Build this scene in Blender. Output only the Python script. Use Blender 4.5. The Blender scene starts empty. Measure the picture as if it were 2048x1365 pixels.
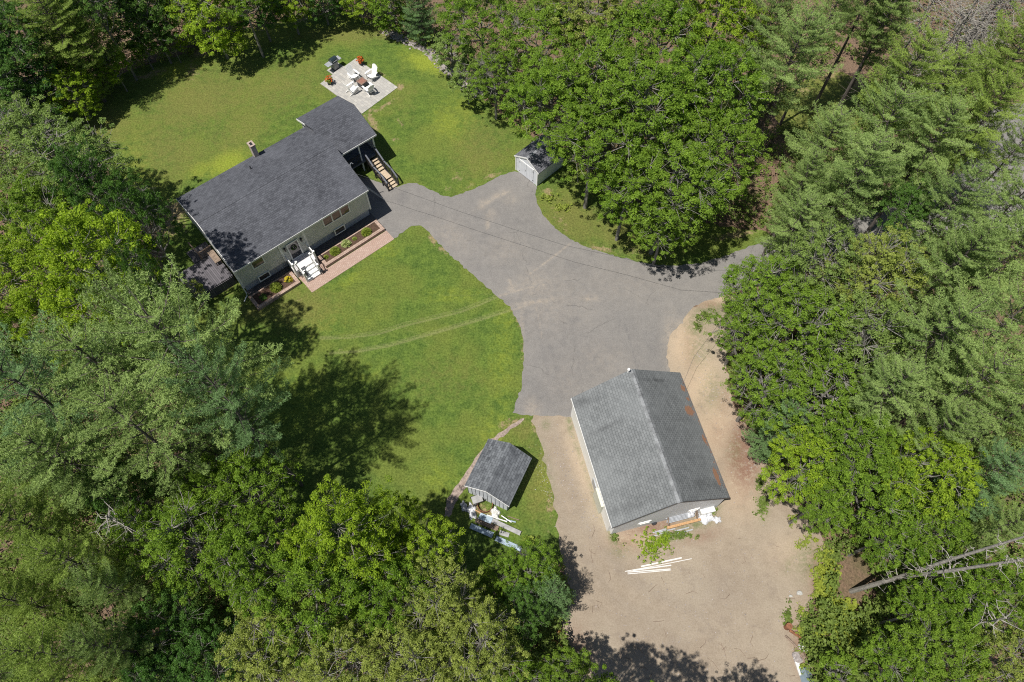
import bpy, math, random
import numpy as np
from mathutils import Vector, Matrix

# ------------------------------------------------------------------ camera, sky, sun
scene = bpy.context.scene
COL = scene.collection
R = math.radians
CAM_H = 47.0
TILT = R(27.83)
FPX = 1408.7                      # focal length in pixels of the 2048 px wide survey photo
cam_d = bpy.data.cameras.new('camera')
cam_d.sensor_width = 36.0
cam_d.lens = FPX / 2048.0 * 36.0
cam_d.clip_end = 2000
cam = bpy.data.objects.new('camera', cam_d)
COL.objects.link(cam)
cam.location = (0, 0, CAM_H)
cam.rotation_euler = (TILT, 0, 0)
scene.camera = cam

SUNV = Vector((0.324, 0.237, -1.0)).normalized()
SUN_EL = math.asin(-SUNV.z)
w = bpy.data.worlds.new('World')
scene.world = w
w.use_nodes = True
nt = w.node_tree
nt.nodes.clear()
sky = nt.nodes.new('ShaderNodeTexSky')
sky.sky_type = 'NISHITA'
sky.sun_disc = False
sky.sun_elevation = SUN_EL
sky.sun_rotation = math.atan2(-SUNV.x, -SUNV.y)
bg = nt.nodes.new('ShaderNodeBackground')
bg.inputs['Strength'].default_value = 0.058
wo = nt.nodes.new('ShaderNodeOutputWorld')
nt.links.new(sky.outputs[0], bg.inputs[0])
nt.links.new(bg.outputs[0], wo.inputs[0])
sun_d = bpy.data.lights.new('sun', 'SUN')
sun_d.energy = 5.0
sun_d.angle = R(0.55)
sun_d.color = (1.0, 0.95, 0.87)
sun = bpy.data.objects.new('sun', sun_d)
COL.objects.link(sun)
sun.rotation_euler = SUNV.to_track_quat('-Z', 'Y').to_euler()
sun.location = (-20, -15, 80)
scene.view_settings.view_transform = 'Standard'
scene.view_settings.look = 'None'
scene.view_settings.gamma = 1
scene.view_settings.exposure = 0.23
scene.cycles.max_bounces = 6
scene.cycles.diffuse_bounces = 3
scene.cycles.glossy_bounces = 2
scene.cycles.transmission_bounces = 3
scene.cycles.use_denoising = False
scene.cycles.filter_width = 1.1
scene.cycles.use_adaptive_sampling = False
scene.cycles.sample_clamp_indirect = 3.0

rng = np.random.default_rng(7)
random.seed(7)
ct, st = math.cos(TILT), math.sin(TILT)


def at(px, py, z=0.0):
    """world point at height z for a point measured in the survey photo (2048 x 1365)"""
    x = px - 1024.0
    y = 682.5 - py
    d = (x, y * ct + FPX * st, y * st - FPX * ct)
    k = (z - CAM_H) / d[2]
    return np.array([d[0] * k, d[1] * k, z])


def mpp(px, py, z=0.0):
    """metres per survey pixel at that point"""
    P = at(px, py, z)
    return (P[1] * st + (CAM_H - z) * ct) / FPX


# ------------------------------------------------------------------ materials
def new_mat(name):
    m = bpy.data.materials.new(name)
    m.use_nodes = True
    n = m.node_tree
    return m, n, n.nodes['Principled BSDF']


class NB:
    """tiny node helper"""
    def __init__(s, nt):
        s.nt = nt

    def n(s, kind, **kw):
        x = s.nt.nodes.new(kind)
        for k, v in kw.items():
            if k.startswith('i_'):
                key = k[2:]
                key = int(key) if key.isdigit() else key.replace('_', ' ')
                if hasattr(v, 'is_linked') or isinstance(v, bpy.types.NodeSocket):
                    s.nt.links.new(v, x.inputs[key])
                else:
                    x.inputs[key].default_value = v
            else:
                setattr(x, k, v)
        return x

    def noise(s, scale, detail=3, rough=0.5, vec=None, dist=0.0):
        x = s.n('ShaderNodeTexNoise')
        x.inputs['Scale'].default_value = scale
        x.inputs['Detail'].default_value = detail
        x.inputs['Roughness'].default_value = rough
        x.inputs['Distortion'].default_value = dist
        if vec is not None:
            s.nt.links.new(vec, x.inputs['Vector'])
        return x.outputs['Fac']

    def math(s, op, a, b=0.0, clamp=False):
        x = s.n('ShaderNodeMath', operation=op, use_clamp=clamp)
        for i, v in enumerate((a, b)):
            if isinstance(v, (int, float)):
                x.inputs[i].default_value = v
            else:
                s.nt.links.new(v, x.inputs[i])
        return x.outputs[0]

    def mix(s, fac, a, b, blend='MIX'):
        x = s.n('ShaderNodeMix', data_type='RGBA', blend_type=blend, clamp_factor=True)
        for i, v in ((0, fac), (6, a), (7, b)):
            if isinstance(v, (int, float)):
                x.inputs[i].default_value = v
            elif isinstance(v, tuple):
                x.inputs[i].default_value = (*v[:3], 1)
            else:
                s.nt.links.new(v, x.inputs[i])
        return x.outputs[2]

    def remap(s, v, a, b, c=0.0, d=1.0):
        x = s.n('ShaderNodeMapRange', interpolation_type='SMOOTHSTEP')
        s.nt.links.new(v, x.inputs[0])
        for i, k in enumerate((a, b, c, d)):
            x.inputs[i + 1].default_value = k
        return x.outputs[0]

    def attr(s, name):
        return s.n('ShaderNodeAttribute', attribute_name=name).outputs['Fac']

    def pos(s):
        return s.n('ShaderNodeNewGeometry').outputs['Position']

    def obj(s):
        return s.n('ShaderNodeTexCoord').outputs['Object']

    def bump(s, h, strength, dist=0.02):
        x = s.n('ShaderNodeBump')
        x.inputs['Strength'].default_value = strength
        x.inputs['Distance'].default_value = dist
        s.nt.links.new(h, x.inputs['Height'])
        return x.outputs[0]


def plain(name, col, rough=0.6, var=0.12, scale=6.0, metal=0.0, spec=0.4, bump=0.0, stretch=None):
    """painted / wooden / metal surface with mild blotches"""
    m, nt, P = new_mat(name)
    b = NB(nt)
    v = b.obj()
    if stretch:
        mp = b.n('ShaderNodeMapping')
        nt.links.new(v, mp.inputs[0])
        mp.inputs['Scale'].default_value = stretch
        v = mp.outputs[0]
    f = b.noise(scale, 5, 0.65, v)
    c = b.mix(b.remap(f, 0.3, 0.7), tuple(x * (1 - var) for x in col), tuple(min(1, x * (1 + var)) for x in col))
    nt.links.new(c, P.inputs['Base Color'])
    P.inputs['Roughness'].default_value = rough
    P.inputs['Metallic'].default_value = metal
    P.inputs['Specular IOR Level'].default_value = spec
    if bump:
        nt.links.new(b.bump(f, bump, 0.01), P.inputs['Normal'])
    return m


M = {}
M['white'] = plain('white_paint', (0.78, 0.78, 0.77), 0.45, 0.05, 2.0)
M['offwhite'] = plain('weathered_white', (0.62, 0.62, 0.60), 0.5, 0.15, 3.0)
M['black'] = plain('black_metal', (0.025, 0.026, 0.03), 0.4, 0.2)
M['darkgrey'] = plain('dark_grey', (0.06, 0.062, 0.07), 0.45, 0.2)
M['found'] = plain('foundation_paint', (0.46, 0.47, 0.50), 0.8, 0.10, 3.0)
M['bark_p'] = plain('pine_bark', (0.11, 0.095, 0.085), 0.9, 0.45, 5.0, stretch=(1, 1, 0.25), bump=0.6)
M['bark_m'] = plain('maple_bark', (0.19, 0.18, 0.165), 0.9, 0.4, 6.0, stretch=(1, 1, 0.3), bump=0.5)
M['bark_d'] = plain('dead_bark', (0.26, 0.245, 0.22), 0.9, 0.35, 8.0, bump=0.5)
M['conc'] = plain('concrete_block', (0.42, 0.37, 0.33), 0.85, 0.2, 5.0, bump=0.3)
M['plank'] = plain('new_decking', (0.45, 0.36, 0.26), 0.75, 0.18, 3.0, stretch=(1, 6, 1))
M['greyrail'] = plain('grey_stained_rail', (0.13, 0.14, 0.165), 0.65, 0.2, 4.0)
M['darkrail'] = plain('dark_stained_rail', (0.035, 0.033, 0.035), 0.65, 0.2, 4.0)
M['olddeck'] = None
M['rust'] = plain('rusty_steel', (0.20, 0.085, 0.045), 0.85, 0.4, 9.0)
M['galv'] = plain('galvanised_sheet', (0.38, 0.40, 0.43), 0.4, 0.18, 3.0, metal=0.25)
M['timber'] = plain('raw_timber', (0.42, 0.25, 0.12), 0.7, 0.25, 3.0, stretch=(1, 5, 1))
M['oldtimber'] = plain('weathered_timber', (0.20, 0.15, 0.115), 0.85, 0.35, 3.0, stretch=(1, 5, 1))
M['greytimber'] = plain('grey_board', (0.30, 0.30, 0.30), 0.8, 0.2, 3.0)
M['bluesheet'] = plain('pale_blue_sheet', (0.30, 0.38, 0.46), 0.5, 0.15, 2.0)
M['plastic'] = plain('white_plastic_film', (0.56, 0.57, 0.60), 0.25, 0.12, 4.0, spec=0.6)
M['terracotta'] = plain('dark_pot', (0.05, 0.055, 0.06), 0.6, 0.2)
M['mulch'] = plain('bark_mulch', (0.075, 0.045, 0.03), 0.95, 0.6, 22.0, bump=1.0)
M['stone'] = plain('grey_stone', (0.30, 0.27, 0.26), 0.85, 0.35, 4.0, bump=0.4)
M['wood_cut'] = plain('orange_cut_wood', (0.50, 0.27, 0.06), 0.7, 0.3, 5.0)
M['firewood'] = plain('fire_table_wood', (0.20, 0.13, 0.10), 0.7, 0.25, 4.0)
M['firebrick'] = plain('lava_rock', (0.24, 0.12, 0.09), 0.95, 0.5, 25.0, bump=0.8)
M['cream'] = plain('cream_plastic', (0.55, 0.56, 0.48), 0.5, 0.1, 3.0)
M['sidewall'] = plain('garage_siding', (0.33, 0.34, 0.37), 0.6, 0.06, 1.5)


def siding(name, col, pitch, axis=2, depth=0.35):
    """lap siding: dark line once per board"""
    m, nt, P = new_mat(name)
    b = NB(nt)
    sep = b.n('ShaderNodeSeparateXYZ')
    nt.links.new(b.obj(), sep.inputs[0])
    f = b.math('FRACT', b.math('DIVIDE', sep.outputs[axis], pitch))
    line = b.remap(f, 0.0, 0.14, 1.0, 0.0)
    nz = b.noise(1.2, 4, 0.6, b.obj())
    base = b.mix(b.remap(nz, 0.3, 0.7), tuple(x * 0.93 for x in col), tuple(x * 1.06 for x in col))
    c = b.mix(b.math('MULTIPLY', line, depth), base, tuple(x * 0.35 for x in col))
    nt.links.new(c, P.inputs['Base Color'])
    P.inputs['Roughness'].default_value = 0.6
    nt.links.new(b.bump(f, 0.5, 0.012), P.inputs['Normal'])
    return m


M['house_wall'] = siding('house_siding', (0.56, 0.57, 0.54), 0.115, 2, 0.3)
M['garage_wall'] = siding('garage_siding_lap', (0.74, 0.76, 0.79), 0.115, 2, 0.25)
M['shed_wall'] = siding('grooved_white_siding', (0.66, 0.68, 0.72), 0.2, 1, 0.45)
M['shed_side'] = siding('grooved_white_siding_side', (0.62, 0.63, 0.65), 0.2, 0, 0.45)
M['shed1_wall'] = plain('old_white_board', (0.62, 0.65, 0.70), 0.7, 0.12, 2.5)


def shingles(name, c_dark, c_light, row=0.145, wid=0.30, garage=False, contrast=1.0):
    m, nt, P = new_mat(name)
    b = NB(nt)
    v = b.obj()
    br = b.n('ShaderNodeTexBrick', offset=0.5, offset_frequency=2)
    nt.links.new(v, br.inputs['Vector'])
    br.inputs['Scale'].default_value = 1.0
    br.inputs['Brick Width'].default_value = wid
    br.inputs['Row Height'].default_value = row
    br.inputs['Mortar Size'].default_value = 0.012
    br.inputs['Mortar Smooth'].default_value = 0.4
    br.inputs['Color1'].default_value = (0, 0, 0, 1)
    br.inputs['Color2'].default_value = (1, 1, 1, 1)
    br.inputs['Mortar'].default_value = (0.0, 0.0, 0.0, 1)
    wn = b.noise(3.4, 3, 0.6, v)
    big = b.noise(0.35, 4, 0.55, v)
    mott = b.noise(2.2, 4, 0.6, v)
    f = b.math('ADD', b.math('MULTIPLY', br.outputs['Color'], 0.55 * contrast), b.math('MULTIPLY', b.remap(wn, 0.38, 0.62), 0.35))
    f = b.math('ADD', f, b.math('MULTIPLY', b.remap(mott, 0.3, 0.75), 0.25), clamp=True)
    c = b.mix(f, c_dark, c_light)
    c = b.mix(b.math('MULTIPLY', br.outputs['Fac'], 0.65), c, tuple(x * 0.4 for x in c_dark))
    c = b.mix(b.remap(big, 0.35, 0.7, 0.0, 0.35), c, tuple(x * 1.25 for x in c_light))
    if garage:
        stn_shade = b.math('MULTIPLY', b.attr('stain_shade'), b.remap(b.noise(1.3, 4, 0.6, v), 0.25, 0.6))  # weather streaks plus the painted shade of the right slope
        c = b.mix(b.math('MULTIPLY', stn_shade, 0.75, clamp=True), c, (0.045, 0.047, 0.05))
        rs = b.remap(b.math('ADD', b.attr('rust'), b.math('MULTIPLY', b.math('SUBTRACT', b.noise(9, 4, 0.7, v), 0.5), 1.3)), 0.42, 0.6)
        c = b.mix(b.math('MULTIPLY', rs, 0.85), c, (0.27, 0.135, 0.075))
    nt.links.new(c, P.inputs['Base Color'])
    P.inputs['Roughness'].default_value = 0.9
    P.inputs['Specular IOR Level'].default_value = 0.2
    h = b.math('SUBTRACT', b.math('MULTIPLY', br.outputs['Color'], 0.5), br.outputs['Fac'])
    nt.links.new(b.bump(h, 0.5, 0.012), P.inputs['Normal'])
    return m


M['roof_house'] = shingles('charcoal_shingles', (0.046, 0.049, 0.059), (0.106, 0.112, 0.130))
M['roof_garage'] = shingles('grey_shingles', (0.122, 0.131, 0.136), (0.192, 0.204, 0.210), row=0.15, garage=True)
M['roof_shed1'] = shingles('grey_tab_shingles', (0.048, 0.053, 0.062), (0.155, 0.168, 0.185), row=0.17, wid=0.33, contrast=1.3)
M['roof_shed2'] = shingles('charcoal_shed_shingles', (0.075, 0.078, 0.09), (0.17, 0.175, 0.195))


def mk_lawn():
    m, nt, P = new_mat('lawn_grass')
    b = NB(nt)
    v = b.pos()
    fine = b.noise(7, 5, 0.75, v)
    mid = b.noise(1.5, 6, 0.7, v)
    big = b.noise(0.22, 4, 0.55, v)
    c = b.mix(b.remap(mid, 0.32, 0.68), (0.050, 0.116, 0.014), (0.125, 0.210, 0.028))
    c = b.mix(b.remap(big, 0.42, 0.62, 0, 0.55), c, (0.170, 0.205, 0.034))
    # yellow-green lush patches, dry olive patches, bare soil, faint tyre tracks: each has its own shape
    def mask(name, k, lo, hi, sc=1.6):
        a = b.math('ADD', b.attr(name), b.math('MULTIPLY', b.math('MULTIPLY', b.math('SUBTRACT', b.noise(sc, 6, 0.72, v), 0.5), k), b.remap(b.attr(name), 0.0, 0.25)))
        return b.remap(a, lo, hi)
    c = b.mix(mask('lush', 1.3, 0.2, 0.95), c, (0.250, 0.315, 0.030))
    c = b.mix(b.math('MULTIPLY', mask('olive', 1.8, 0.1, 1.0), 0.7), c, (0.185, 0.180, 0.048))
    c = b.mix(b.math('MULTIPLY', mask('soil', 2.6, 0.40, 0.95, 2.6), 0.85), c, (0.37, 0.27, 0.165))
    c = b.mix(b.math('MULTIPLY', mask('track', 0.9, 0.2, 1.0, 6), 0.55), c, (0.27, 0.28, 0.12))
    fm = b.remap(fine, 0.25, 0.75)
    c = b.mix(fm, b.mix(0.5, c, (0.0, 0.0, 0.0)), b.mix(0.06, c, (1, 1, 0.4)))
    c = b.mix(b.remap(b.noise(34, 2, 0.5, v), 0.6, 0.85, 0, 0.35), c, (0.30, 0.30, 0.09))
    nt.links.new(c, P.inputs['Base Color'])
    P.inputs['Roughness'].default_value = 0.9
    P.inputs['Specular IOR Level'].default_value = 0.15
    nt.links.new(b.bump(b.math('ADD', fine, b.math('MULTIPLY', mid, 0.6)), 1.0, 0.10), P.inputs['Normal'])
    return m


def mk_asphalt():
    m, nt, P = new_mat('worn_asphalt')
    b = NB(nt)
    v = b.pos()
    fine = b.noise(12, 5, 0.85, v)
    mid = b.noise(1.6, 5, 0.65, v)
    big = b.noise(0.16, 3, 0.5, v)
    c = b.mix(b.remap(mid, 0.3, 0.7), (0.152, 0.144, 0.137), (0.192, 0.181, 0.170))
    c = b.mix(b.remap(big, 0.4, 0.65, 0, 0.5), c, (0.208, 0.195, 0.180))
    sn = b.math('MULTIPLY', b.attr('sand'), b.remap(b.noise(2.5, 6, 0.75, v), 0.3, 0.62))
    c = b.mix(b.math('MULTIPLY', sn, 0.68), c, (0.38, 0.315, 0.240))
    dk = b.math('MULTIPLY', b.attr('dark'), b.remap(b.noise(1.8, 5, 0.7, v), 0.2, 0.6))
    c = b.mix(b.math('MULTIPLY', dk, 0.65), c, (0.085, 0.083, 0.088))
    c = b.mix(b.remap(b.noise(0.55, 6, 0.7, v, 0.8), 0.45, 0.72, 0, 0.4), c, (0.125, 0.120, 0.118))
    # hair cracks
    vo = b.n('ShaderNodeTexVoronoi', feature='DISTANCE_TO_EDGE')
    wv = b.n('ShaderNodeVectorMath', operation='ADD')
    nz = b.n('ShaderNodeTexNoise')
    nz.inputs['Scale'].default_value = 0.9
    nt.links.new(v, nz.inputs['Vector'])
    nt.links.new(v, wv.inputs[0])
    nt.links.new(nz.outputs['Color'], wv.inputs[1])
    nt.links.new(wv.outputs[0], vo.inputs['Vector'])
    vo.inputs['Scale'].default_value = 0.17
    cr = b.math('MULTIPLY', b.remap(vo.outputs['Distance'], 0.0, 0.007, 1, 0), b.remap(b.noise(0.5, 2, 0.5, v), 0.5, 0.6))
    c = b.mix(b.math('MULTIPLY', cr, 0.6), c, (0.07, 0.065, 0.06))
    c = b.mix(b.remap(fine, 0.2, 0.8, 0.0, 1.0), b.mix(0.22, c, (0, 0, 0)), b.mix(0.08, c, (1, 1, 1)))
    nt.links.new(c, P.inputs['Base Color'])
    P.inputs['Roughness'].default_value = 0.92
    P.inputs['Specular IOR Level'].default_value = 0.2
    nt.links.new(b.bump(fine, 0.4, 0.01), P.inputs['Normal'])
    return m


def mk_gravel():
    m, nt, P = new_mat('sandy_gravel')
    b = NB(nt)
    v = b.pos()
    fine = b.noise(11, 6, 0.85, v)
    mid = b.noise(1.5, 5, 0.65, v)
    big = b.noise(0.2, 4, 0.55, v)
    c = b.mix(b.remap(mid, 0.3, 0.7), (0.254, 0.200, 0.142), (0.310, 0.250, 0.182))
    c = b.mix(b.remap(big, 0.4, 0.65, 0, 0.6), c, (0.345, 0.290, 0.215))
    c = b.mix(b.remap(b.noise(0.7, 6, 0.7, v, 1.0), 0.52, 0.7, 0, 0.5), c, (0.205, 0.160, 0.120))
    c = b.mix(b.math('MULTIPLY', b.attr('pale'), b.remap(mid, 0.2, 0.5)), c, (0.455, 0.350, 0.240))
    rd = b.math('MULTIPLY', b.attr('litter'), b.remap(b.noise(3.0, 6, 0.75, v), 0.32, 0.55), clamp=True)
    c = b.mix(b.math('MULTIPLY', rd, 0.9), c, (0.20, 0.10, 0.062))
    g = b.math('MULTIPLY', b.attr('weed'), b.remap(b.noise(3.4, 6, 0.75, v), 0.38, 0.56))
    c = b.mix(b.math('MULTIPLY', g, 0.85), c, (0.10, 0.135, 0.03))
    c = b.mix(b.math('MULTIPLY', b.math('MULTIPLY', b.attr('rut'), b.remap(mid, 0.2, 0.6)), 0.55), c, (0.20, 0.17, 0.14))
    sticks = b.remap(b.noise(5.5, 2, 0.5, v), 0.70, 0.76)
    c = b.mix(b.math('MULTIPLY', sticks, 0.5), c, (0.19, 0.12, 0.07))
    c = b.mix(b.remap(fine, 0.22, 0.78, 0.0, 1.0), b.mix(0.27, c, (0, 0, 0)), b.mix(0.07, c, (1, 1, 1)))
    nt.links.new(c, P.inputs['Base Color'])
    P.inputs['Roughness'].default_value = 0.95
    P.inputs['Specular IOR Level'].default_value = 0.15
    nt.links.new(b.bump(b.math('ADD', fine, mid), 0.6, 0.03), P.inputs['Normal'])
    return m


def mk_floor():
    m, nt, P = new_mat('forest_floor')
    b = NB(nt)
    v = b.pos()
    fine = b.noise(7, 5, 0.8, v)
    big = b.noise(0.25, 4, 0.55, v)
    c = b.mix(b.remap(fine, 0.3, 0.7), (0.085, 0.056, 0.036), (0.26, 0.172, 0.115))
    c = b.mix(b.remap(big, 0.5, 0.65, 0, 0.5), c, (0.085, 0.095, 0.03))
    nt.links.new(c, P.inputs['Base Color'])
    P.inputs['Roughness'].default_value = 0.95
    nt.links.new(b.bump(fine, 1.0, 0.1), P.inputs['Normal'])
    return m


def mk_pavers(name, ca, cb, cm, w_, h_, rot=0.0):
    m, nt, P = new_mat(name)
    b = NB(nt)
    mp = b.n('ShaderNodeMapping')
    nt.links.new(b.obj(), mp.inputs[0])
    mp.inputs['Rotation'].default_value = (0, 0, rot)
    v = mp.outputs[0]
    br = b.n('ShaderNodeTexBrick', offset=0.5)
    nt.links.new(v, br.inputs['Vector'])
    br.inputs['Scale'].default_value = 1.0
    br.inputs['Brick Width'].default_value = w_
    br.inputs['Row Height'].default_value = h_
    br.inputs['Mortar Size'].default_value = 0.014
    br.inputs['Color1'].default_value = (*ca, 1)
    br.inputs['Color2'].default_value = (*cb, 1)
    br.inputs['Mortar'].default_value = (*cm, 1)
    c = b.mix(b.remap(b.noise(2.2, 4, 0.6, b.obj()), 0.3, 0.7, 0, 0.35), br.outputs['Color'], tuple(x * 0.75 for x in ca))
    c = b.mix(b.remap(b.noise(25, 3, 0.6, b.obj()), 0.3, 0.8, 0, 0.25), c, (0.1, 0.09, 0.08))
    nt.links.new(c, P.inputs['Base Color'])
    P.inputs['Roughness'].default_value = 0.85
    nt.links.new(b.bump(br.outputs['Fac'], -0.4, 0.01), P.inputs['Normal'])
    return m


M['lawn'] = mk_lawn()
M['asphalt'] = mk_asphalt()
M['gravel'] = mk_gravel()
M['floor'] = mk_floor()
M['patio'] = mk_pavers('grey_patio_pavers', (0.35, 0.345, 0.33), (0.47, 0.455, 0.42), (0.30, 0.28, 0.25), 0.42, 0.28)
M['brick'] = mk_pavers('pink_brick_pavers', (0.40, 0.27, 0.215), (0.50, 0.37, 0.31), (0.26, 0.19, 0.16), 0.22, 0.11)
M['block'] = mk_pavers('retaining_block', (0.36, 0.25, 0.20), (0.47, 0.35, 0.29), (0.20, 0.15, 0.12), 0.30, 0.25)
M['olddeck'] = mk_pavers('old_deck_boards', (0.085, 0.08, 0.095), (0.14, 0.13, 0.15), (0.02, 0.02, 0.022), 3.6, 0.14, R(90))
M['asphalt_strip'] = plain('dark_stone_mulch', (0.10, 0.095, 0.095), 0.95, 0.4, 14.0, bump=0.6)
M['palestone'] = plain('pale_stone', (0.40, 0.40, 0.38), 0.85, 0.25, 4.0, bump=0.4)
M['boardpaint'] = plain('scuffed_board_paint', (0.60, 0.59, 0.57), 0.55, 0.12, 3.0)
M['path'] = plain('gritty_path', (0.27, 0.215, 0.185), 0.95, 0.3, 5.0, bump=0.5)


def mk_glass(name, col, rough=0.06):
    m, nt, P = new_mat(name)
    b = NB(nt)
    c = b.mix(b.remap(b.noise(3, 3, 0.6, b.obj()), 0.35, 0.65), tuple(x * 0.6 for x in col), tuple(x * 1.3 for x in col))
    nt.links.new(c, P.inputs['Base Color'])
    P.inputs['Roughness'].default_value = rough
    P.inputs['Specular IOR Level'].default_value = 0.6
    return m


M['glass'] = mk_glass('dark_window_glass', (0.05, 0.05, 0.055))
M['glass_b'] = mk_glass('window_glass_brown_blind', (0.12, 0.085, 0.065))
M['glass_g'] = mk_glass('window_glass_room', (0.10, 0.10, 0.065))


def leafmat(name, ca, cb, trans=0.3, rough=0.5, tcol=1.35):
    """leaf colour varies leaf to leaf, clump to clump (tint) and tree to tree (object random)"""
    m = bpy.data.materials.new(name)
    m.use_nodes = True
    nt = m.node_tree
    P = nt.nodes['Principled BSDF']
    out = nt.nodes['Material Output']
    b = NB(nt)
    t = b.attr('tint')
    orn = b.n('ShaderNodeObjectInfo').outputs['Random']
    c = b.mix(t, ca, cb)
    c = b.mix(b.math('MULTIPLY', orn, 0.4), c, b.mix(0.6, cb, (0.16, 0.22, 0.04)))
    nt.links.new(c, P.inputs['Base Color'])
    P.inputs['Roughness'].default_value = rough
    P.inputs['Specular IOR Level'].default_value = 0.14
    tr = b.n('ShaderNodeBsdfTranslucent')
    tc = b.mix(1.0, c, (tcol, tcol * 1.05, tcol * 0.45), 'MULTIPLY')
    nt.links.new(tc, tr.inputs['Color'])
    mx = b.n('ShaderNodeMixShader')
    mx.inputs[0].default_value = trans
    nt.links.new(P.outputs[0], mx.inputs[1])
    nt.links.new(tr.outputs[0], mx.inputs[2])
    nt.links.new(mx.outputs[0], out.inputs['Surface'])
    return m


L = {}
L['mid'] = leafmat('maple_leaf', (0.042, 0.102, 0.010), (0.238, 0.375, 0.040), 0.33)
L['bright'] = leafmat('bright_maple_leaf', (0.090, 0.175, 0.010), (0.380, 0.520, 0.040), 0.38)
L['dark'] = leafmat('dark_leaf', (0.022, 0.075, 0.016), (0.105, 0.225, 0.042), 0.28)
L['olive'] = leafmat('birch_leaf', (0.120, 0.165, 0.030), (0.370, 0.430, 0.100), 0.33)
L['grey'] = leafmat('oak_leaf', (0.075, 0.130, 0.030), (0.270, 0.375, 0.100), 0.30)
L['pine'] = leafmat('pine_needle', (0.108, 0.185, 0.055), (0.375, 0.500, 0.165), 0.22)
L['pine_y'] = leafmat('yellowish_pine_needle', (0.125, 0.200, 0.040), (0.370, 0.490, 0.110), 0.26)
L['pine_b'] = leafmat('bluish_pine_needle', (0.068, 0.145, 0.060), (0.250, 0.400, 0.170), 0.20)
L['under'] = leafmat('undergrowth_leaf', (0.066, 0.108, 0.026), (0.203, 0.277, 0.060), 0.3)
L['fern'] = leafmat('fern_frond', (0.187, 0.242, 0.033), (0.384, 0.432, 0.066), 0.35)
L['flower_o'] = leafmat('orange_petal', (0.42, 0.05, 0.02), (0.62, 0.17, 0.03), 0.2)
L['flower_y'] = leafmat('yellow_petal', (0.52, 0.38, 0.02), (0.62, 0.50, 0.04), 0.2)
L['hosta'] = leafmat('hosta_leaf', (0.20, 0.28, 0.06), (0.52, 0.55, 0.28), 0.25)
L['shrub'] = leafmat('garden_shrub_leaf', (0.16, 0.22, 0.035), (0.36, 0.42, 0.075), 0.3)


# ------------------------------------------------------------------ mesh builders
def np_mesh(name, verts, quads, tint=None, mats=None, smooth=False):
    verts = np.asarray(verts, dtype=np.float32)
    quads = np.asarray(quads, dtype=np.int32)
    k = quads.shape[1]
    me = bpy.data.meshes.new(name)
    me.vertices.add(len(verts))
    me.vertices.foreach_set('co', verts.ravel())
    me.loops.add(quads.size)
    me.loops.foreach_set('vertex_index', quads.ravel())
    me.polygons.add(len(quads))
    me.polygons.foreach_set('loop_start', np.arange(0, quads.size, k, dtype=np.int32))
    if tint is not None:
        a = me.attributes.new('tint', 'FLOAT', 'FACE')
        a.data.foreach_set('value', np.asarray(tint, dtype=np.float32))
    me.update(calc_edges=True)
    if smooth:
        me.polygons.foreach_set('use_smooth', np.ones(len(quads), dtype=bool))
    for m in mats or []:
        me.materials.append(m)
    return me


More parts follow.
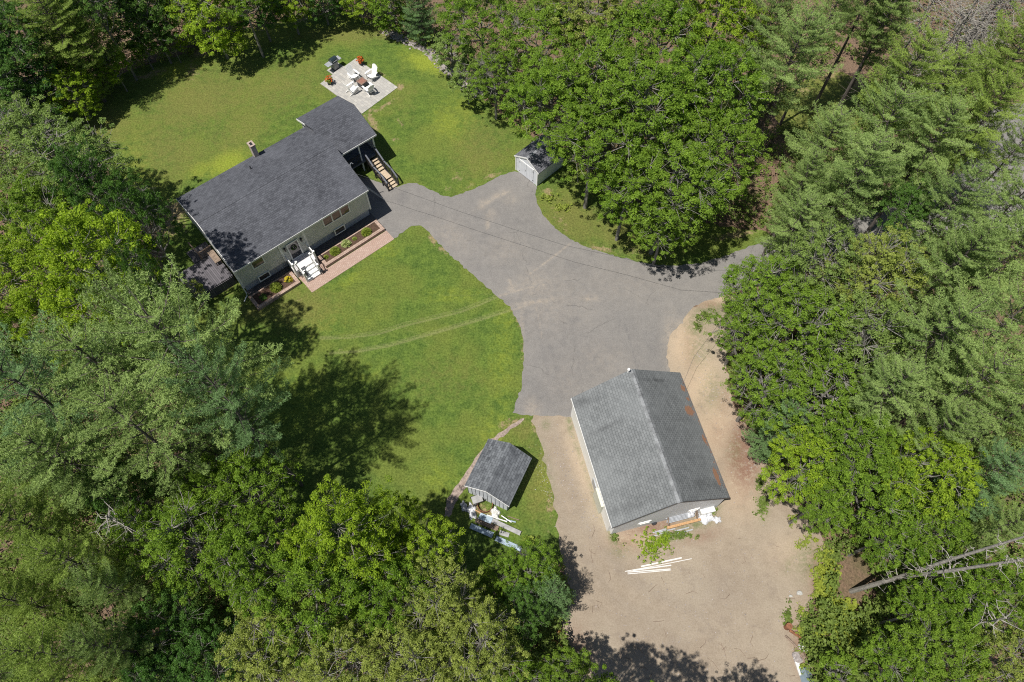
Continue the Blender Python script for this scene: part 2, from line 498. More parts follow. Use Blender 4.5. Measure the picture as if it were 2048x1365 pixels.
class MB:
    """collects faces, then becomes ONE mesh object"""
    def __init__(s):
        s.v, s.f = [], []

    def add(s, vs, fs):
        o = len(s.v)
        s.v += [tuple(float(c) for c in p) for p in vs]
        s.f += [tuple(i + o for i in f) for f in fs]
        return s

    def box(s, x0, x1, y0, y1, z0, z1):
        vs = [(x0, y0, z0), (x1, y0, z0), (x1, y1, z0), (x0, y1, z0), (x0, y0, z1), (x1, y0, z1), (x1, y1, z1), (x0, y1, z1)]
        return s.add(vs, [(0, 3, 2, 1), (4, 5, 6, 7), (0, 1, 5, 4), (1, 2, 6, 5), (2, 3, 7, 6), (3, 0, 4, 7)])

    def bar(s, a, b, w_, h_, up=(0, 0, 1)):
        """a box of section w_ x h_ from a to b"""
        a, b = Vector(a), Vector(b)
        d = (b - a).normalized()
        u = Vector(up)
        if abs(d.dot(u)) > 0.98:
            u = Vector((1, 0, 0))
        x = d.cross(u).normalized()
        y = x.cross(d).normalized()
        vs = []
        for p in (a, b):
            for sx, sy in ((-1, -1), (1, -1), (1, 1), (-1, 1)):
                vs.append(p + x * (w_ / 2 * sx) + y * (h_ / 2 * sy))
        return s.add(vs, [(0, 1, 2, 3), (7, 6, 5, 4), (0, 4, 5, 1), (1, 5, 6, 2), (2, 6, 7, 3), (3, 7, 4, 0)])

    def prism(s, pts, z0, z1):
        n = len(pts)
        vs = [(p[0], p[1], z0) for p in pts] + [(p[0], p[1], z1) for p in pts]
        fs = [tuple(range(n - 1, -1, -1)), tuple(range(n, 2 * n))]
        fs += [(i, (i + 1) % n, n + (i + 1) % n, n + i) for i in range(n)]
        return s.add(vs, fs)

    def tube(s, pts, rad, n=6, cap=True):
        P = [Vector(p) for p in pts]
        rr = rad if hasattr(rad, '__len__') else [rad] * len(P)
        o = len(s.v)
        ref = Vector((0.31, 0.17, 0.93)).normalized()
        for i, p in enumerate(P):
            d = (P[min(i + 1, len(P) - 1)] - P[max(i - 1, 0)])
            d = d.normalized() if d.length > 1e-9 else Vector((0, 0, 1))
            r_ = ref if abs(d.dot(ref)) < 0.95 else Vector((1, 0, 0))
            x = d.cross(r_).normalized()
            y = d.cross(x)
            for k in range(n):
                a = 2 * math.pi * k / n
                s.v.append(tuple(p + (x * math.cos(a) + y * math.sin(a)) * rr[i]))
        for i in range(len(P) - 1):
            for k in range(n):
                k2 = (k + 1) % n
                s.f.append((o + i * n + k, o + i * n + k2, o + (i + 1) * n + k2, o + (i + 1) * n + k))
        if cap:
            s.f.append(tuple(o + k for k in range(n - 1, -1, -1)))
            s.f.append(tuple(o + (len(P) - 1) * n + k for k in range(n)))
        return s

    def ball(s, c, r, nu=10, nv=6, jit=0.0, sq=(1, 1, 1)):
        o = len(s.v)
        for j in range(nv + 1):
            th = math.pi * j / nv
            for i in range(nu):
                ph = 2 * math.pi * i / nu
                k = r * (1 + random.uniform(-jit, jit))
                s.v.append((c[0] + k * sq[0] * math.sin(th) * math.cos(ph), c[1] + k * sq[1] * math.sin(th) * math.sin(ph), c[2] + k * sq[2] * math.cos(th)))
        for j in range(nv):
            for i in range(nu):
                i2 = (i + 1) % nu
                s.f.append((o + j * nu + i, o + (j + 1) * nu + i, o + (j + 1) * nu + i2, o + j * nu + i2))
        return s

    def mesh(s, name, m, bevel=0, smooth=False):
        me = bpy.data.meshes.new(name)
        me.from_pydata(s.v, [], s.f)
        me.update()
        if smooth:
            me.polygons.foreach_set('use_smooth', np.ones(len(me.polygons), dtype=bool))
        me.materials.append(m)
        return me

    def build(s, name, m, parent=None, loc=None, rz=0.0, smooth=False, bevel=0.0):
        o = bpy.data.objects.new(name, s.mesh(name, m, smooth=smooth))
        COL.objects.link(o)
        if parent:
            o.parent = parent
        if loc is not None:
            o.location = loc
            o.rotation_euler[2] = rz
        if bevel:
            md = o.modifiers.new('bevel', 'BEVEL')
            md.width = bevel
            md.segments = 2
            md.limit_method = 'ANGLE'
        return o


def tag(o, label=None, cat=None, group=None, kind=None):
    if label:
        o['label'] = label
    if cat:
        o['category'] = cat
    if group:
        o['group'] = group
    if kind:
        o['kind'] = kind
    return o


def thing(name, label, cat, loc=(0, 0, 0), rz=0.0, group=None):
    o = bpy.data.objects.new(name, None)
    COL.objects.link(o)
    o.empty_display_size = 0.3
    o.location = loc
    o.rotation_euler[2] = rz
    return tag(o, label, cat, group)


def wrap(name, me, parent=None):
    o = bpy.data.objects.new(name, me)
    COL.objects.link(o)
    if parent:
        o.parent = parent
    return o


# ------------------------------------------------------------------ ground sheets
def chaikin(P, it=2):
    P = np.asarray(P, float)
    for _ in range(it):
        Q = np.roll(P, -1, 0)
        P = np.stack([0.75 * P + 0.25 * Q, 0.25 * P + 0.75 * Q], 1).reshape(-1, 2)
    return P


def roughen(P, amp, step, seed=0):
    r_ = np.random.default_rng(seed)
    out = []
    for i in range(len(P)):
        a, b = P[i], P[(i + 1) % len(P)]
        n = max(1, int(np.hypot(*(b - a)) / step))
        for k in range(n):
            out.append(a + (b - a) * k / n)
    out = np.array(out)
    return out + r_.normal(0, amp, out.shape)


def inside(X, Y, P):
    c = np.zeros(X.shape, bool)
    for i in range(len(P)):
        x1, y1 = P[i]
        x2, y2 = P[i - 1]
        if y1 == y2:
            continue
        c ^= ((y1 > Y) != (y2 > Y)) & (X < (x2 - x1) * (Y - y1) / (y2 - y1) + x1)
    return c


def nearest_on(Q, P):
    best = np.full(len(Q), 1e9)
    out = Q.copy()
    for i in range(len(P)):
        a, b = P[i - 1], P[i]
        d = b - a
        L2 = d @ d
        if L2 < 1e-12:
            continue
        t = np.clip(((Q - a) @ d) / L2, 0, 1)
        R_ = a + t[:, None] * d
        e = ((Q - R_) ** 2).sum(1)
        m_ = e < best
        best[m_] = e[m_]
        out[m_] = R_[m_]
    return out, np.sqrt(best)


def pxpoly(pts):
    return np.array([at(x, y)[:2] for x, y in pts])


def sheet(name, P, z, m, res, paint=None):
    """flat sheet filling polygon P, gridded finely enough to carry painted wear, with its rim snapped to P"""
    x0, y0 = P.min(0) - res
    x1, y1 = P.max(0) + res
    xs = np.arange(x0, x1, res)
    ys = np.arange(y0, y1, res)
    cx, cy = np.meshgrid(xs[:-1] + res / 2, ys[:-1] + res / 2, indexing='ij')
    ins = inside(cx, cy, P)
    I, J = np.nonzero(ins)
    ny = len(ys)
    q = np.stack([I * ny + J, (I + 1) * ny + J, (I + 1) * ny + J + 1, I * ny + J + 1], 1)
    used, inv = np.unique(q, return_inverse=True)
    q = inv.reshape(q.shape)
    V = np.stack([xs[used // ny], ys[used % ny]], 1)
    cnt = np.bincount(q.ravel(), minlength=len(V))
    rim = np.nonzero(cnt < 4)[0]
    sn, dd = nearest_on(V[rim], P)
    ok = dd < res * 1.2
    V[rim[ok]] = sn[ok]
    me = np_mesh(name, np.column_stack([V, np.full(len(V), z)]), q, mats=[m])
    if paint:
        for an, arr in paint(V).items():
            a = me.attributes.new(an, 'FLOAT', 'POINT')
            a.data.foreach_set('value', np.clip(arr, 0, 1.2).astype(np.float32))
    o = wrap(name, me)
    o['kind'] = 'structure'
    return o


def blobs(V, L_):
    """soft patches listed as survey px, py, half width, half height (px), angle, strength"""
    a = np.zeros(len(V))
    for px, py, rx, ry, ang, s_ in L_:
        c = at(px, py)[:2]
        ex = at(px + 10, py)[:2] - c
        ey = at(px, py + 10)[:2] - c
        A = np.linalg.inv(np.stack([ex, ey], 1) / 10.0)
        d = (V - c) @ A.T
        t = R(ang)
        u = (d[:, 0] * math.cos(t) + d[:, 1] * math.sin(t)) / rx
        v = (-d[:, 0] * math.sin(t) + d[:, 1] * math.cos(t)) / ry
        a = np.maximum(a, s_ * np.exp(-(u * u + v * v)))
    return a


def lines(V, L_):
    """streaks along polylines: ([(px,py)...], width m, strength)"""
    a = np.zeros(len(V))
    for pts, wd, s_ in L_:
        P = np.array([at(x, y)[:2] for x, y in pts])
        for i in range(len(P) - 1):
            d = P[i + 1] - P[i]
            t = np.clip(((V - P[i]) @ d) / (d @ d), 0, 1)
            e = ((V - P[i] - t[:, None] * d) ** 2).sum(1)
            a = np.maximum(a, s_ * np.exp(-e / (wd * wd)))
    return a


LAWN = [(175, 190), (235, 150), (330, 118), (430, 92), (480, 62), (560, 42), (640, 34), (720, 32), (790, 55), (850, 98), (900, 145),
        (960, 190), (1010, 235), (1060, 270), (1130, 310), (1220, 380), (1320, 430), (1450, 455), (1545, 462), (1560, 500), (1440, 560),
        (1300, 620), (1180, 760), (1085, 838), (1078, 872), (1098, 930), (1108, 990), (1125, 1060), (1128, 1130), (1000, 1200), (850, 1150), (700, 1090),
        (520, 1010), (430, 880), (390, 720), (330, 650), (300, 600), (335, 520), (300, 440), (265, 400), (225, 340), (170, 300), (120, 260), (130, 215)]
DRIVE = [(700, 345), (790, 376), (812, 368), (832, 366), (862, 381), (893, 396), (937, 384), (985, 360), (1031, 338), (1074, 370), (1071, 397), (1086, 432),
         (1120, 466), (1160, 490), (1222, 511), (1300, 530), (1380, 531), (1440, 517), (1490, 497), (1540, 478), (1700, 430), (1860, 390), (1935, 320),
         (1945, 240), (2000, 210), (2120, 200), (2180, 420), (2120, 520), (1960, 455), (1760, 500), (1580, 556), (1465, 586), (1425, 598), (1392, 609), (1370, 632),
         (1362, 650), (1342, 664), (1333, 700), (1338, 735), (1360, 800), (1260, 860), (1150, 833), (1085, 832), (1026, 829), (1027, 815), (1041, 788), (1046, 740),
         (1048, 690), (1040, 650), (1020, 614), (1000, 598), (960, 562), (918, 527), (880, 490), (856, 462), (838, 450), (820, 454), (800, 470), (786, 481), (755, 442), (700, 400)]
LOT = [(1052, 826), (1150, 824), (1330, 760), (1332, 690), (1338, 655), (1368, 628), (1392, 606), (1430, 594), (1480, 590), (1500, 640), (1450, 690), (1452, 760),
       (1475, 830), (1530, 880), (1560, 960), (1590, 1010), (1640, 1060), (1660, 1120), (1640, 1180), (1610, 1230), (1600, 1290), (1620, 1365), (1640, 1480), (1150, 1500),
       (1120, 1400), (1150, 1330), (1120, 1260), (1140, 1200), (1125, 1130), (1118, 1060), (1102, 990), (1092, 930), (1076, 872)]

lawnP = roughen(chaikin(pxpoly(LAWN), 2), 0.12, 0.35, 1)
driveP = roughen(chaikin(pxpoly(DRIVE), 1), 0.045, 0.22, 2)
lotP = roughen(chaikin(pxpoly(LOT), 2), 0.12, 0.3, 3)


def paint_lawn(V):
    lush = blobs(V, [(850, 125, 45, 22, 20, 1.0), (820, 110, 60, 30, 30, .5), (455, 325, 50, 26, -25, 1.0), (400, 340, 40, 20, -25, .7), (560, 70, 120, 22, -5, .6), (350, 140, 70, 18, -15, .8),
                     (900, 250, 60, 45, 30, .6), (930, 220, 60, 60, 30, .5), (1005, 720, 40, 130, 5, .5), (1010, 640, 40, 60, 0, .45), (900, 590, 80, 25, 0, .5), (770, 500, 40, 40, 0, .5), (640, 640, 80, 50, 0, .45),
                     (720, 750, 70, 30, -20, .4), (980, 870, 50, 60, 0, .5), (880, 960, 60, 60, 0, .5), (270, 330, 60, 90, 0, .5), (960, 370, 60, 20, 0, .4), (730, 640, 120, 20, -12, .3), (1000, 840, 20, 40, 30, .5), (1090, 960, 30, 60, 0, .6), (700, 560, 60, 20, -30, .5), (300, 390, 50, 40, 0, .5), (600, 800, 100, 120, 0, .4)])
    olive = blobs(V, [(400, 200, 150, 70, -20, .9), (560, 180, 120, 60, -20, .7), (330, 300, 90, 80, 0, .75), (480, 260, 120, 60, -25, .6), (960, 300, 70, 80, 0, .7), (600, 620, 90, 50, 0, .9), (690, 70, 160, 20, 0, .8),
                      (880, 760, 110, 60, 0, .45), (1150, 440, 80, 50, 30, 1.0), (1250, 470, 120, 40, 10, .9), (1080, 960, 40, 100, 0, .8), (1050, 860, 40, 40, 0, .7), (200, 250, 90, 60, 0, .8), (520, 620, 60, 30, 0, .8), (800, 200, 60, 60, 0, .4), (1000, 900, 60, 60, 0, .3)])
    soil = blobs(V, [(410, 105, 34, 9, -10, 1.1), (385, 140, 20, 26, 0, .65), (300, 150, 50, 10, -20, .8), (560, 40, 90, 12, -8, .7), (745, 245, 28, 9, 60, .95), (800, 175, 10, 8, 0, 1.1), (700, 190, 60, 5, 37, .6), (765, 215, 50, 5, -33, .8),
                     (760, 145, 50, 5, 35, .6), (735, 225, 20, 9, -35, .7), (800, 245, 14, 6, 50, .7), (790, 280, 12, 6, 0, .6), (915, 355, 12, 14, 50, .65), (895, 378, 10, 6, 0, .7), (940, 372, 18, 6, -25, .7), (985, 352, 22, 6, -20, .9),
                     (790, 352, 14, 10, 0, .6), (345, 425, 30, 40, 60, 1.1), (330, 450, 50, 30, 0, 1.0), (440, 560, 60, 40, 0, .6), (865, 480, 16, 10, 60, .9), (885, 500, 16, 10, 45, .8), (1035, 640, 8, 30, -30, .8),
                     (1048, 700, 7, 60, 0, .7), (1030, 845, 22, 8, -20, .9), (1005, 850, 26, 8, -35, .8), (1070, 855, 10, 20, 0, .8), (1100, 1010, 12, 60, 0, .7), (1095, 385, 14, 12, 0, .9), (1120, 440, 40, 16, 60, .5),
                     (1200, 498, 40, 8, 12, .8), (1470, 470, 60, 10, -10, .9), (1290, 505, 80, 8, 5, .6), (770, 60, 30, 20, 40, .8), (1000, 225, 30, 8, 40, .5), (200, 170, 40, 20, 0, .8), (505, 350, 60, 4, -30, .5),
                     (465, 90, 60, 10, -20, .6), (960, 1020, 40, 16, 20, .9), (600, 600, 14, 6, 0, .5), (680, 700, 10, 4, 0, .5)])
    tr = [([(640, 678), (700, 676), (760, 668), (810, 652), (860, 640), (920, 625), (960, 610), (1000, 592)], .13, .9),
          ([(640, 674), (700, 671), (760, 662), (810, 646), (860, 634), (920, 619), (960, 604), (1000, 587)], .10, .7),
          ([(660, 707), (720, 703), (780, 692), (840, 675), (900, 658), (960, 640), (1018, 622)], .14, 1.0),
          ([(720, 698), (780, 687), (840, 670), (900, 653), (960, 635), (1015, 617)], .10, .7),
          ([(800, 652), (830, 668), (860, 692)], .12, .5), ([(870, 590), (930, 592), (980, 588)], .10, .5), ([(750, 622), (800, 604), (850, 590)], .09, .35)]
    return dict(lush=lush, olive=olive, soil=soil, track=lines(V, tr))


def paint_drive(V):
    sand = np.maximum(blobs(V, [(975, 405, 24, 5, -35, 1.0), (1000, 390, 18, 6, -20, 1.1), (965, 410, 8, 10, 0, .9), (1020, 400, 14, 10, 0, .5), (980, 430, 12, 12, 0, .6), (975, 450, 4, 10, 0, 1.0), (1180, 598, 20, 8, 0, .8), (1070, 570, 40, 30, 0, .5),
                                 (1025, 578, 10, 10, 0, .9), (1070, 605, 60, 6, -8, .9), (1045, 640, 6, 60, 0, .5), (900, 470, 60, 30, 30, .35), (1100, 600, 90, 70, 0, .3), (1340, 690, 16, 60, 0, .8), (1360, 650, 20, 12, 0, .8), (1065, 815, 16, 20, 0, .9), (1010, 500, 50, 30, 0, .3), (1250, 570, 120, 40, 0, .2), (1130, 760, 40, 60, 0, .25), (1200, 720, 60, 40, 0, .3)]),
                      lines(V, [([(1140, 488), (1115, 508), (1085, 530), (1060, 548)], .09, .9), ([(1000, 592), (1040, 580), (1070, 573), (1090, 570)], .12, .9), ([(1025, 621), (1055, 610), (1080, 606)], .12, .8), ([(1050, 553), (1070, 600), (1085, 680)], .06, .6),
                                ([(1018, 560), (1030, 585)], .12, .7), ([(1340, 660), (1335, 700), (1340, 740)], .25, 1.0), ([(1370, 634), (1420, 602)], .15, .7)]))
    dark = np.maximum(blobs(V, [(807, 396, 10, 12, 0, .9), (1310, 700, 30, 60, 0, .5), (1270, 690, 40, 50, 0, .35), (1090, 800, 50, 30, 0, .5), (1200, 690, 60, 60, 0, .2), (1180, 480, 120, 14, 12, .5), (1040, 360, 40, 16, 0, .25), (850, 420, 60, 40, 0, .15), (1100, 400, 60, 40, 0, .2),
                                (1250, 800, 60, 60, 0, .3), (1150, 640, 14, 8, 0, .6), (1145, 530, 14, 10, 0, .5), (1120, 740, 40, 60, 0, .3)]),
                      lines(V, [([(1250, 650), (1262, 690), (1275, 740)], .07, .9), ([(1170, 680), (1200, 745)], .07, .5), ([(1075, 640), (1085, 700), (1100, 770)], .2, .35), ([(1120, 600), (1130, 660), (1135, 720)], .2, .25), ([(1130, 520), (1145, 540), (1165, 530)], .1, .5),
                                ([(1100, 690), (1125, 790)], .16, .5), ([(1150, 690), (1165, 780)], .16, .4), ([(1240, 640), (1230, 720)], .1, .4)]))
    return dict(sand=sand, dark=dark)


def paint_lot(V):
    pale = blobs(V, [(1370, 690, 36, 60, 0, 1.1), (1400, 760, 40, 60, 20, 1.1), (1430, 850, 45, 80, 20, .9), (1480, 980, 50, 60, 0, .7), (1360, 640, 30, 20, 0, .8), (1440, 600, 40, 12, -10, .9), (1270, 1080, 60, 20, 0, .7), (1580, 1100, 50, 40, 0, .4), (1160, 930, 16, 90, -20, .5), (1400, 920, 30, 100, 20, .8)])
    litter = blobs(V, [(1490, 905, 34, 70, 0, 1.5), (1380, 700, 16, 60, 0, .35), (1440, 870, 30, 40, 0, .4), (1300, 1055, 60, 18, -8, .9), (1250, 1085, 40, 20, 0, .6), (1400, 1075, 40, 12, -15, .6), (1640, 1150, 20, 60, 0, 1.2), (1600, 1280, 16, 60, 0, .9), (1450, 800, 20, 40, 0, .4), (1420, 610, 30, 10, 0, .7), (1500, 850, 20, 60, 0, .6), (1150, 1300, 30, 50, 0, .7)])
    weed = blobs(V, [(1415, 630, 34, 16, -20, 1.3), (1392, 655, 18, 18, 0, 1.0), (1400, 700, 26, 40, 0, .5), (1425, 780, 22, 40, 0, .5), (1470, 900, 16, 30, 0, .4), (1522, 965, 10, 16, 0, 1.0), (1525, 1010, 12, 26, 0, 1.2), (1425, 1020, 12, 24, 30, 1.0), (1390, 1050, 40, 10, -14, .9), (1340, 1075, 40, 10, -8, 1.0),
                     (1085, 935, 16, 60, -15, .7), (1092, 850, 8, 10, 0, .8), (1140, 850, 6, 24, -10, .9), (1158, 905, 5, 60, -18, .55), (1225, 1075, 8, 26, -20, 1.0), (1240, 1100, 20, 14, 0, .6), (1580, 1130, 10, 20, 30, .5), (1620, 1120, 30, 40, 0, .7), (1185, 985, 5, 60, -18, .5), (1540, 920, 14, 30, 0, .6)])
    rut = np.maximum(lines(V, [([(1105, 850), (1130, 950), (1175, 1060), (1260, 1160), (1400, 1230)], .5, .5), ([(1085, 850), (1105, 950), (1140, 1070), (1230, 1200), (1370, 1290)], .4, .4)]), blobs(V, [(1440, 1180, 80, 50, 0, .5), (1300, 1250, 120, 40, 0, .3)]))
    return dict(pale=pale, litter=litter, weed=weed, rut=rut)


MB().box(-300, 300, -200, 400, -0.5, 0.0).build('ground', M['floor'])['kind'] = 'structure'
sheet('lawn', lawnP, 0.006, M['lawn'], 0.13, paint_lawn)
sheet('gravel_lot', lotP, 0.011, M['gravel'], 0.15, paint_lot)
sheet('driveway', driveP, 0.016, M['asphalt'], 0.11, paint_drive)

CLR = [(1545, 215), (1600, 160), (1680, 140), (1745, 160), (1760, 220), (1700, 270), (1640, 300), (1560, 270)]
sheet('grass_clearing', roughen(chaikin(pxpoly(CLR), 2), .2, .4, 8), 0.006, M['lawn'], 0.3, lambda V: dict(lush=V[:, 0] * 0 + .3, olive=V[:, 0] * 0 + .7, soil=blobs(V, [(1720, 165, 30, 20, 0, .9), (1600, 180, 30, 16, 0, .7), (1650, 150, 50, 14, 0, .8)]), track=V[:, 0] * 0))
# curved worn path beside the plank shed
pth = [(1052, 835), (1012, 862), (982, 885), (955, 925), (935, 960), (912, 985), (900, 1010), (893, 1035)]
wd = [4, 5, 6, 9, 9, 9, 8, 7]
pl = [(x - w_ * .9, y - w_ * .35) for (x, y), w_ in zip(pth, wd)] + [(x + w_ * .9, y + w_ * .35) for (x, y), w_ in reversed(list(zip(pth, wd)))]
sheet('path', roughen(chaikin(pxpoly(pl), 2), 0.05, 0.25, 5), 0.021, M['path'], 0.15)

# ------------------------------------------------------------------ house
HX, HY, HYAW = -18.678, 35.793, 0.6995
house = thing('house', 'long grey raised ranch house with charcoal shingle gable roof beside the asphalt', 'house', (HX, HY, 0), HYAW)


def hw(u, v, z=0.0):
    c, s = math.cos(HYAW), math.sin(HYAW)
    return (HX + u * c - v * s, HY + u * s + v * c, z)


def roof_slabs(mb, L_, W_, he, hr, t=0.10, u0=None, u1=None):
    u0 = -L_ / 2 if u0 is None else u0
    u1 = L_ / 2 if u1 is None else u1
    h = W_ / 2
    vs = []
    for u in (u0, u1):
        vs += [(u, -h, he), (u, 0, hr), (u, h, he), (u, h, he - t), (u, 0, hr - t), (u, -h, he - t)]
    fs = [(0, 6, 7, 1), (1, 7, 8, 2), (2, 8, 9, 3), (3, 9, 10, 4), (4, 10, 11, 5), (5, 11, 6, 0), (0, 1, 4, 5), (1, 2, 3, 4), (11, 10, 7, 6), (10, 9, 8, 7)]
    mb.add(vs, fs)
    return mb


def gable_body(mb, L_, W_, z0, he, hr, roofW, t=0.12):
    """walls with gable ends reaching the underside of the roof"""
    h = W_ / 2
    sl = (hr - he) / (roofW / 2)
    zw = hr - t - sl * h
    vs = []
    for u in (-L_ / 2, L_ / 2):
        vs += [(u, -h, z0), (u, h, z0), (u, h, zw), (u, 0, hr - t), (u, -h, zw)]
    mb.add(vs, [(0, 4, 3, 2, 1), (5, 6, 7, 8, 9), (0, 5, 9, 4), (1, 2, 7, 6), (0, 1, 6, 5)])
    return mb


HL, HW_, HE, HR_ = 11.91, 8.891, 3.733, 5.201
roof_slabs(MB(), HL, HW_, HE, HR_).build('roof', M['roof_house'], house)
# ridge cap
rc = MB()
for k in range(40):
    u = -HL / 2 + HL * k / 40
    rc.add([(u, -.14, HR_ - .035), (u + .32, -.14, HR_ - .03), (u + .32, 0, HR_ + .035), (u, 0, HR_ + .018), (u, .14, HR_ - .035), (u + .32 if k < 39 else u + .29, .14, HR_ - .03)], [(0, 1, 2, 3), (3, 2, 5, 4)])
rc.build('ridge_cap', M['roof_house'], house)
gable_body(MB(), HL - 0.14, 7.99, 1.06, HE, HR_, HW_).build('wall', M['house_wall'], house)
MB().box(-5.80, 5.80, -3.70, 3.70, 0.0, 1.06).build('foundation', M['found'], house)
for v in (-1, 1):
    ofs = .012 if v < 0 else -.03
    fb = MB().box(-HL / 2, HL / 2, v * (HW_ / 2 + ofs) - 0.012, v * (HW_ / 2 + ofs) + 0.012, HE - 0.17, HE - 0.015)
    fb.build('fascia', M['white'], house)
for u in (-1, 1):
    for v in (-1, 1):
        if u < 0 or v < 0:
            MB().bar((u * (HL / 2 + .015), v * HW_ / 2, HE - .10), (u * (HL / 2 + .015), 0, HR_ - .10), .03, .18).build('rake_board', M['white'] if u < 0 else M['darkgrey'], house)
for u in (-5.885, 5.885):
    for v in (-3.975, 3.975):
        MB().box(u - .07, u + .07, v - .06, v + .06, 1.0, 3.5).build('corner_board', M['white'], house)
for u in (-2.15, -0.02):
    MB().box(u - .09, u + .09, -4.04, -3.99, 1.06, 3.45).build('pilaster', M['white'], house)
ds = MB().tube([(-5.98, -4.1, 3.5), (-5.98, -4.08, .3), (-6.05, -4.15, .15), (-6.5, -4.45, .08)], .045, 8)
ds.build('downspout', M['white'], house)
# recessed entry panel
MB().box(-2.06, -.11, -4.01, -3.99, 0.78, 3.42).build('entry_panel', M['house_wall'], house)


def window(parent, u0, u1, z0, z1, v, pane_m, lites=1, fw=0.10, name='window', out=-1):
    y0 = v + out * 0.05
    f = MB()
    f.box(u0, u1, min(v, y0), max(v, y0), z0, z0 + fw)
    f.box(u0, u1, min(v, y0), max(v, y0), z1 - fw, z1)
    for k in range(lites + 1):
        c = u0 + fw / 2 + (u1 - u0 - fw) * k / lites
        f.box(c - fw / 2, c + fw / 2, min(v, y0), max(v, y0), z0 + fw, z1 - fw)
    fo = f.build(name, M['white'], parent)
    pn = MB().box(u0 + fw * .6, u1 - fw * .6, v + out * .015 - .004, v + out * .015 + .004, z0 + fw * .6, z1 - fw * .6)
    pn.build('pane', pane_m, fo)
    return fo


window(house, 1.70, 4.20, 2.10, 3.42, -4.0, M['glass_b'], 3)
window(house, -4.62, -3.55, 2.22, 3.42, -4.0, M['glass_g'], 1)
window(house, 2.33, 3.33, 0.50, 1.20, -4.02, M['glass'], 1, .09)
window(house, -4.65, -3.66, 0.55, 1.25, -4.02, M['glass'], 1, .09)
window(house, -4.2, -2.6, 2.2, 3.3, 3.998, M['glass'], 2, out=1)
window(house, -.6, 0.7, 2.2, 3.3, 3.998, M['glass'], 1, out=1)
dr = window(house, -1.66, -.63, .76, 2.72, -4.03, M['glass'], 1, .09, name='door')
wr = MB()
for k in range(26):
    a = 2 * math.pi * k / 26
    wr.ball((-1.14 + .2 * math.cos(a), -4.12, 2.05 + .2 * math.sin(a)), .05, 5, 4, .35)
wr.build('wreath', L['dark'], dr)
MB().box(-.78, -.75, -4.13, -4.08, 1.6, 1.85).build('door_handle', M['black'], dr)
for u in (-1.84, -.38):
    lb = MB().box(u - .06, u + .06, -4.14, -4.01, 2.2, 2.5)
    lb.box(u - .08, u + .08, -4.17, -4.01, 2.5, 2.53)
    lb.build('wall_lamp', M['black'], house)
# chimney behind the rear eave, vent pipe, weatherhead
ch = MB().box(.86, 1.24, 4.0, 4.52, 0, 5.0)
ch = ch.build('chimney', M['conc'], house)
cc = MB().box(.82, 1.28, 3.95, 4.09, 5.0, 5.1).box(.82, 1.28, 4.43, 4.57, 5.0, 5.1).box(.82, .94, 4.09, 4.43, 5.0, 5.1).box(1.16, 1.28, 4.09, 4.43, 5.0, 5.1)
cc.build('chimney_cap', plain('pale_cap', (0.36, 0.29, 0.25), .85), ch)
MB().box(.942, 1.158, 4.092, 4.428, 5.002, 5.02).build('flue_opening', M['black'], ch)
MB().tube([(-.09, 2.82, 4.2), (-.09, 2.82, 4.62)], .05, 10).tube([(-.09, 2.82, 4.2), (-.09, 2.82, 4.33)], [.12, .06], 10).build('vent_pipe', M['darkgrey'], house)
MB().tube([(5.99, -2.2, 1.2), (5.99, -2.2, 4.7), (6.1, -2.25, 4.85), (6.2, -2.3, 4.7)], .035, 8).box(5.94, 6.06, -2.35, -2.05, 1.4, 1.9).build('service_mast', M['galv'], house)

# rear-right covered porch, part of the house
PU0, PU1, PV0, PV1, PE, PR = 5.80, 9.90, 0.22, 5.98, 3.439, 4.548
PC = (PV0 + PV1) / 2
pr = MB()
h_ = (PV1 - PV0) / 2
vs = []
for u in (PU0, PU1):
    vs += [(u, PV0, PE), (u, PC, PR), (u, PV1, PE), (u, PV1, PE - .1), (u, PC, PR - .1), (u, PV0, PE - .1)]
pr.add(vs, [(0, 6, 7, 1), (1, 7, 8, 2), (2, 8, 9, 3), (3, 9, 10, 4), (4, 10, 11, 5), (5, 11, 6, 0), (0, 1, 4, 5), (1, 2, 3, 4), (11, 10, 7, 6), (10, 9, 8, 7)])
pr.build('porch_roof', M['roof_house'], house)
MB().box(PU0, PU1, PV0 - .03, PV0 - .004, PE - .16, PE - .01).build('porch_fascia', M['white'], house)
MB().box(PU0, PU1, PV1 - .05, PV1 - .02, PE - .2, PE - .11).build('porch_fascia', M['white'], house)
MB().bar((PU0 - .02, PV1, PE - .09), (PU0 - .02, PC + 1.3, PR - .09 - 1.3 * .385), .03, .17).build('rake_board', M['white'], house)
for v in (PV0, PV1):
    MB().bar((PU1 + .02, v, PE - .09), (PU1 + .02, PC, PR - .09), .03, .17).build('rake_board', M['darkgrey'], house)
for (u, v) in ((6.1, .55), (8.2, .55), (9.65, .55), (9.65, 3.1), (9.65, 5.7), (6.1, 5.7), (7.9, 5.7)):
    MB().box(u - .06, u + .06, v - .06, v + .06, 0, 3.45).build('porch_post', M['white'], house)
MB().box(5.96, 9.75, .4, 5.8, 1.05, 1.2).build('porch_floor', M['greyrail'], house)
sk = MB().box(9.66, 9.70, .6, 5.7, 0, 1.05).box(6, 9.66, 5.76, 5.79, 0, 3.3).box(9.70, 9.73, .6, 5.7, 1.2, 2.2)
sk.build('porch_screen', M['shed_side'], house)
prl = MB()
prl.bar((6.0, .45, 2.1), (8.15, .45, 2.1), .09, .05)
prl.bar((6.0, .45, 1.3), (8.15, .45, 1.3), .05, .05)
for k in range(17):
    prl.box(6.08 + k * .125, 6.11 + k * .125, .435, .465, 1.3, 2.1)
prl.build('porch_railing', M['darkrail'], house)

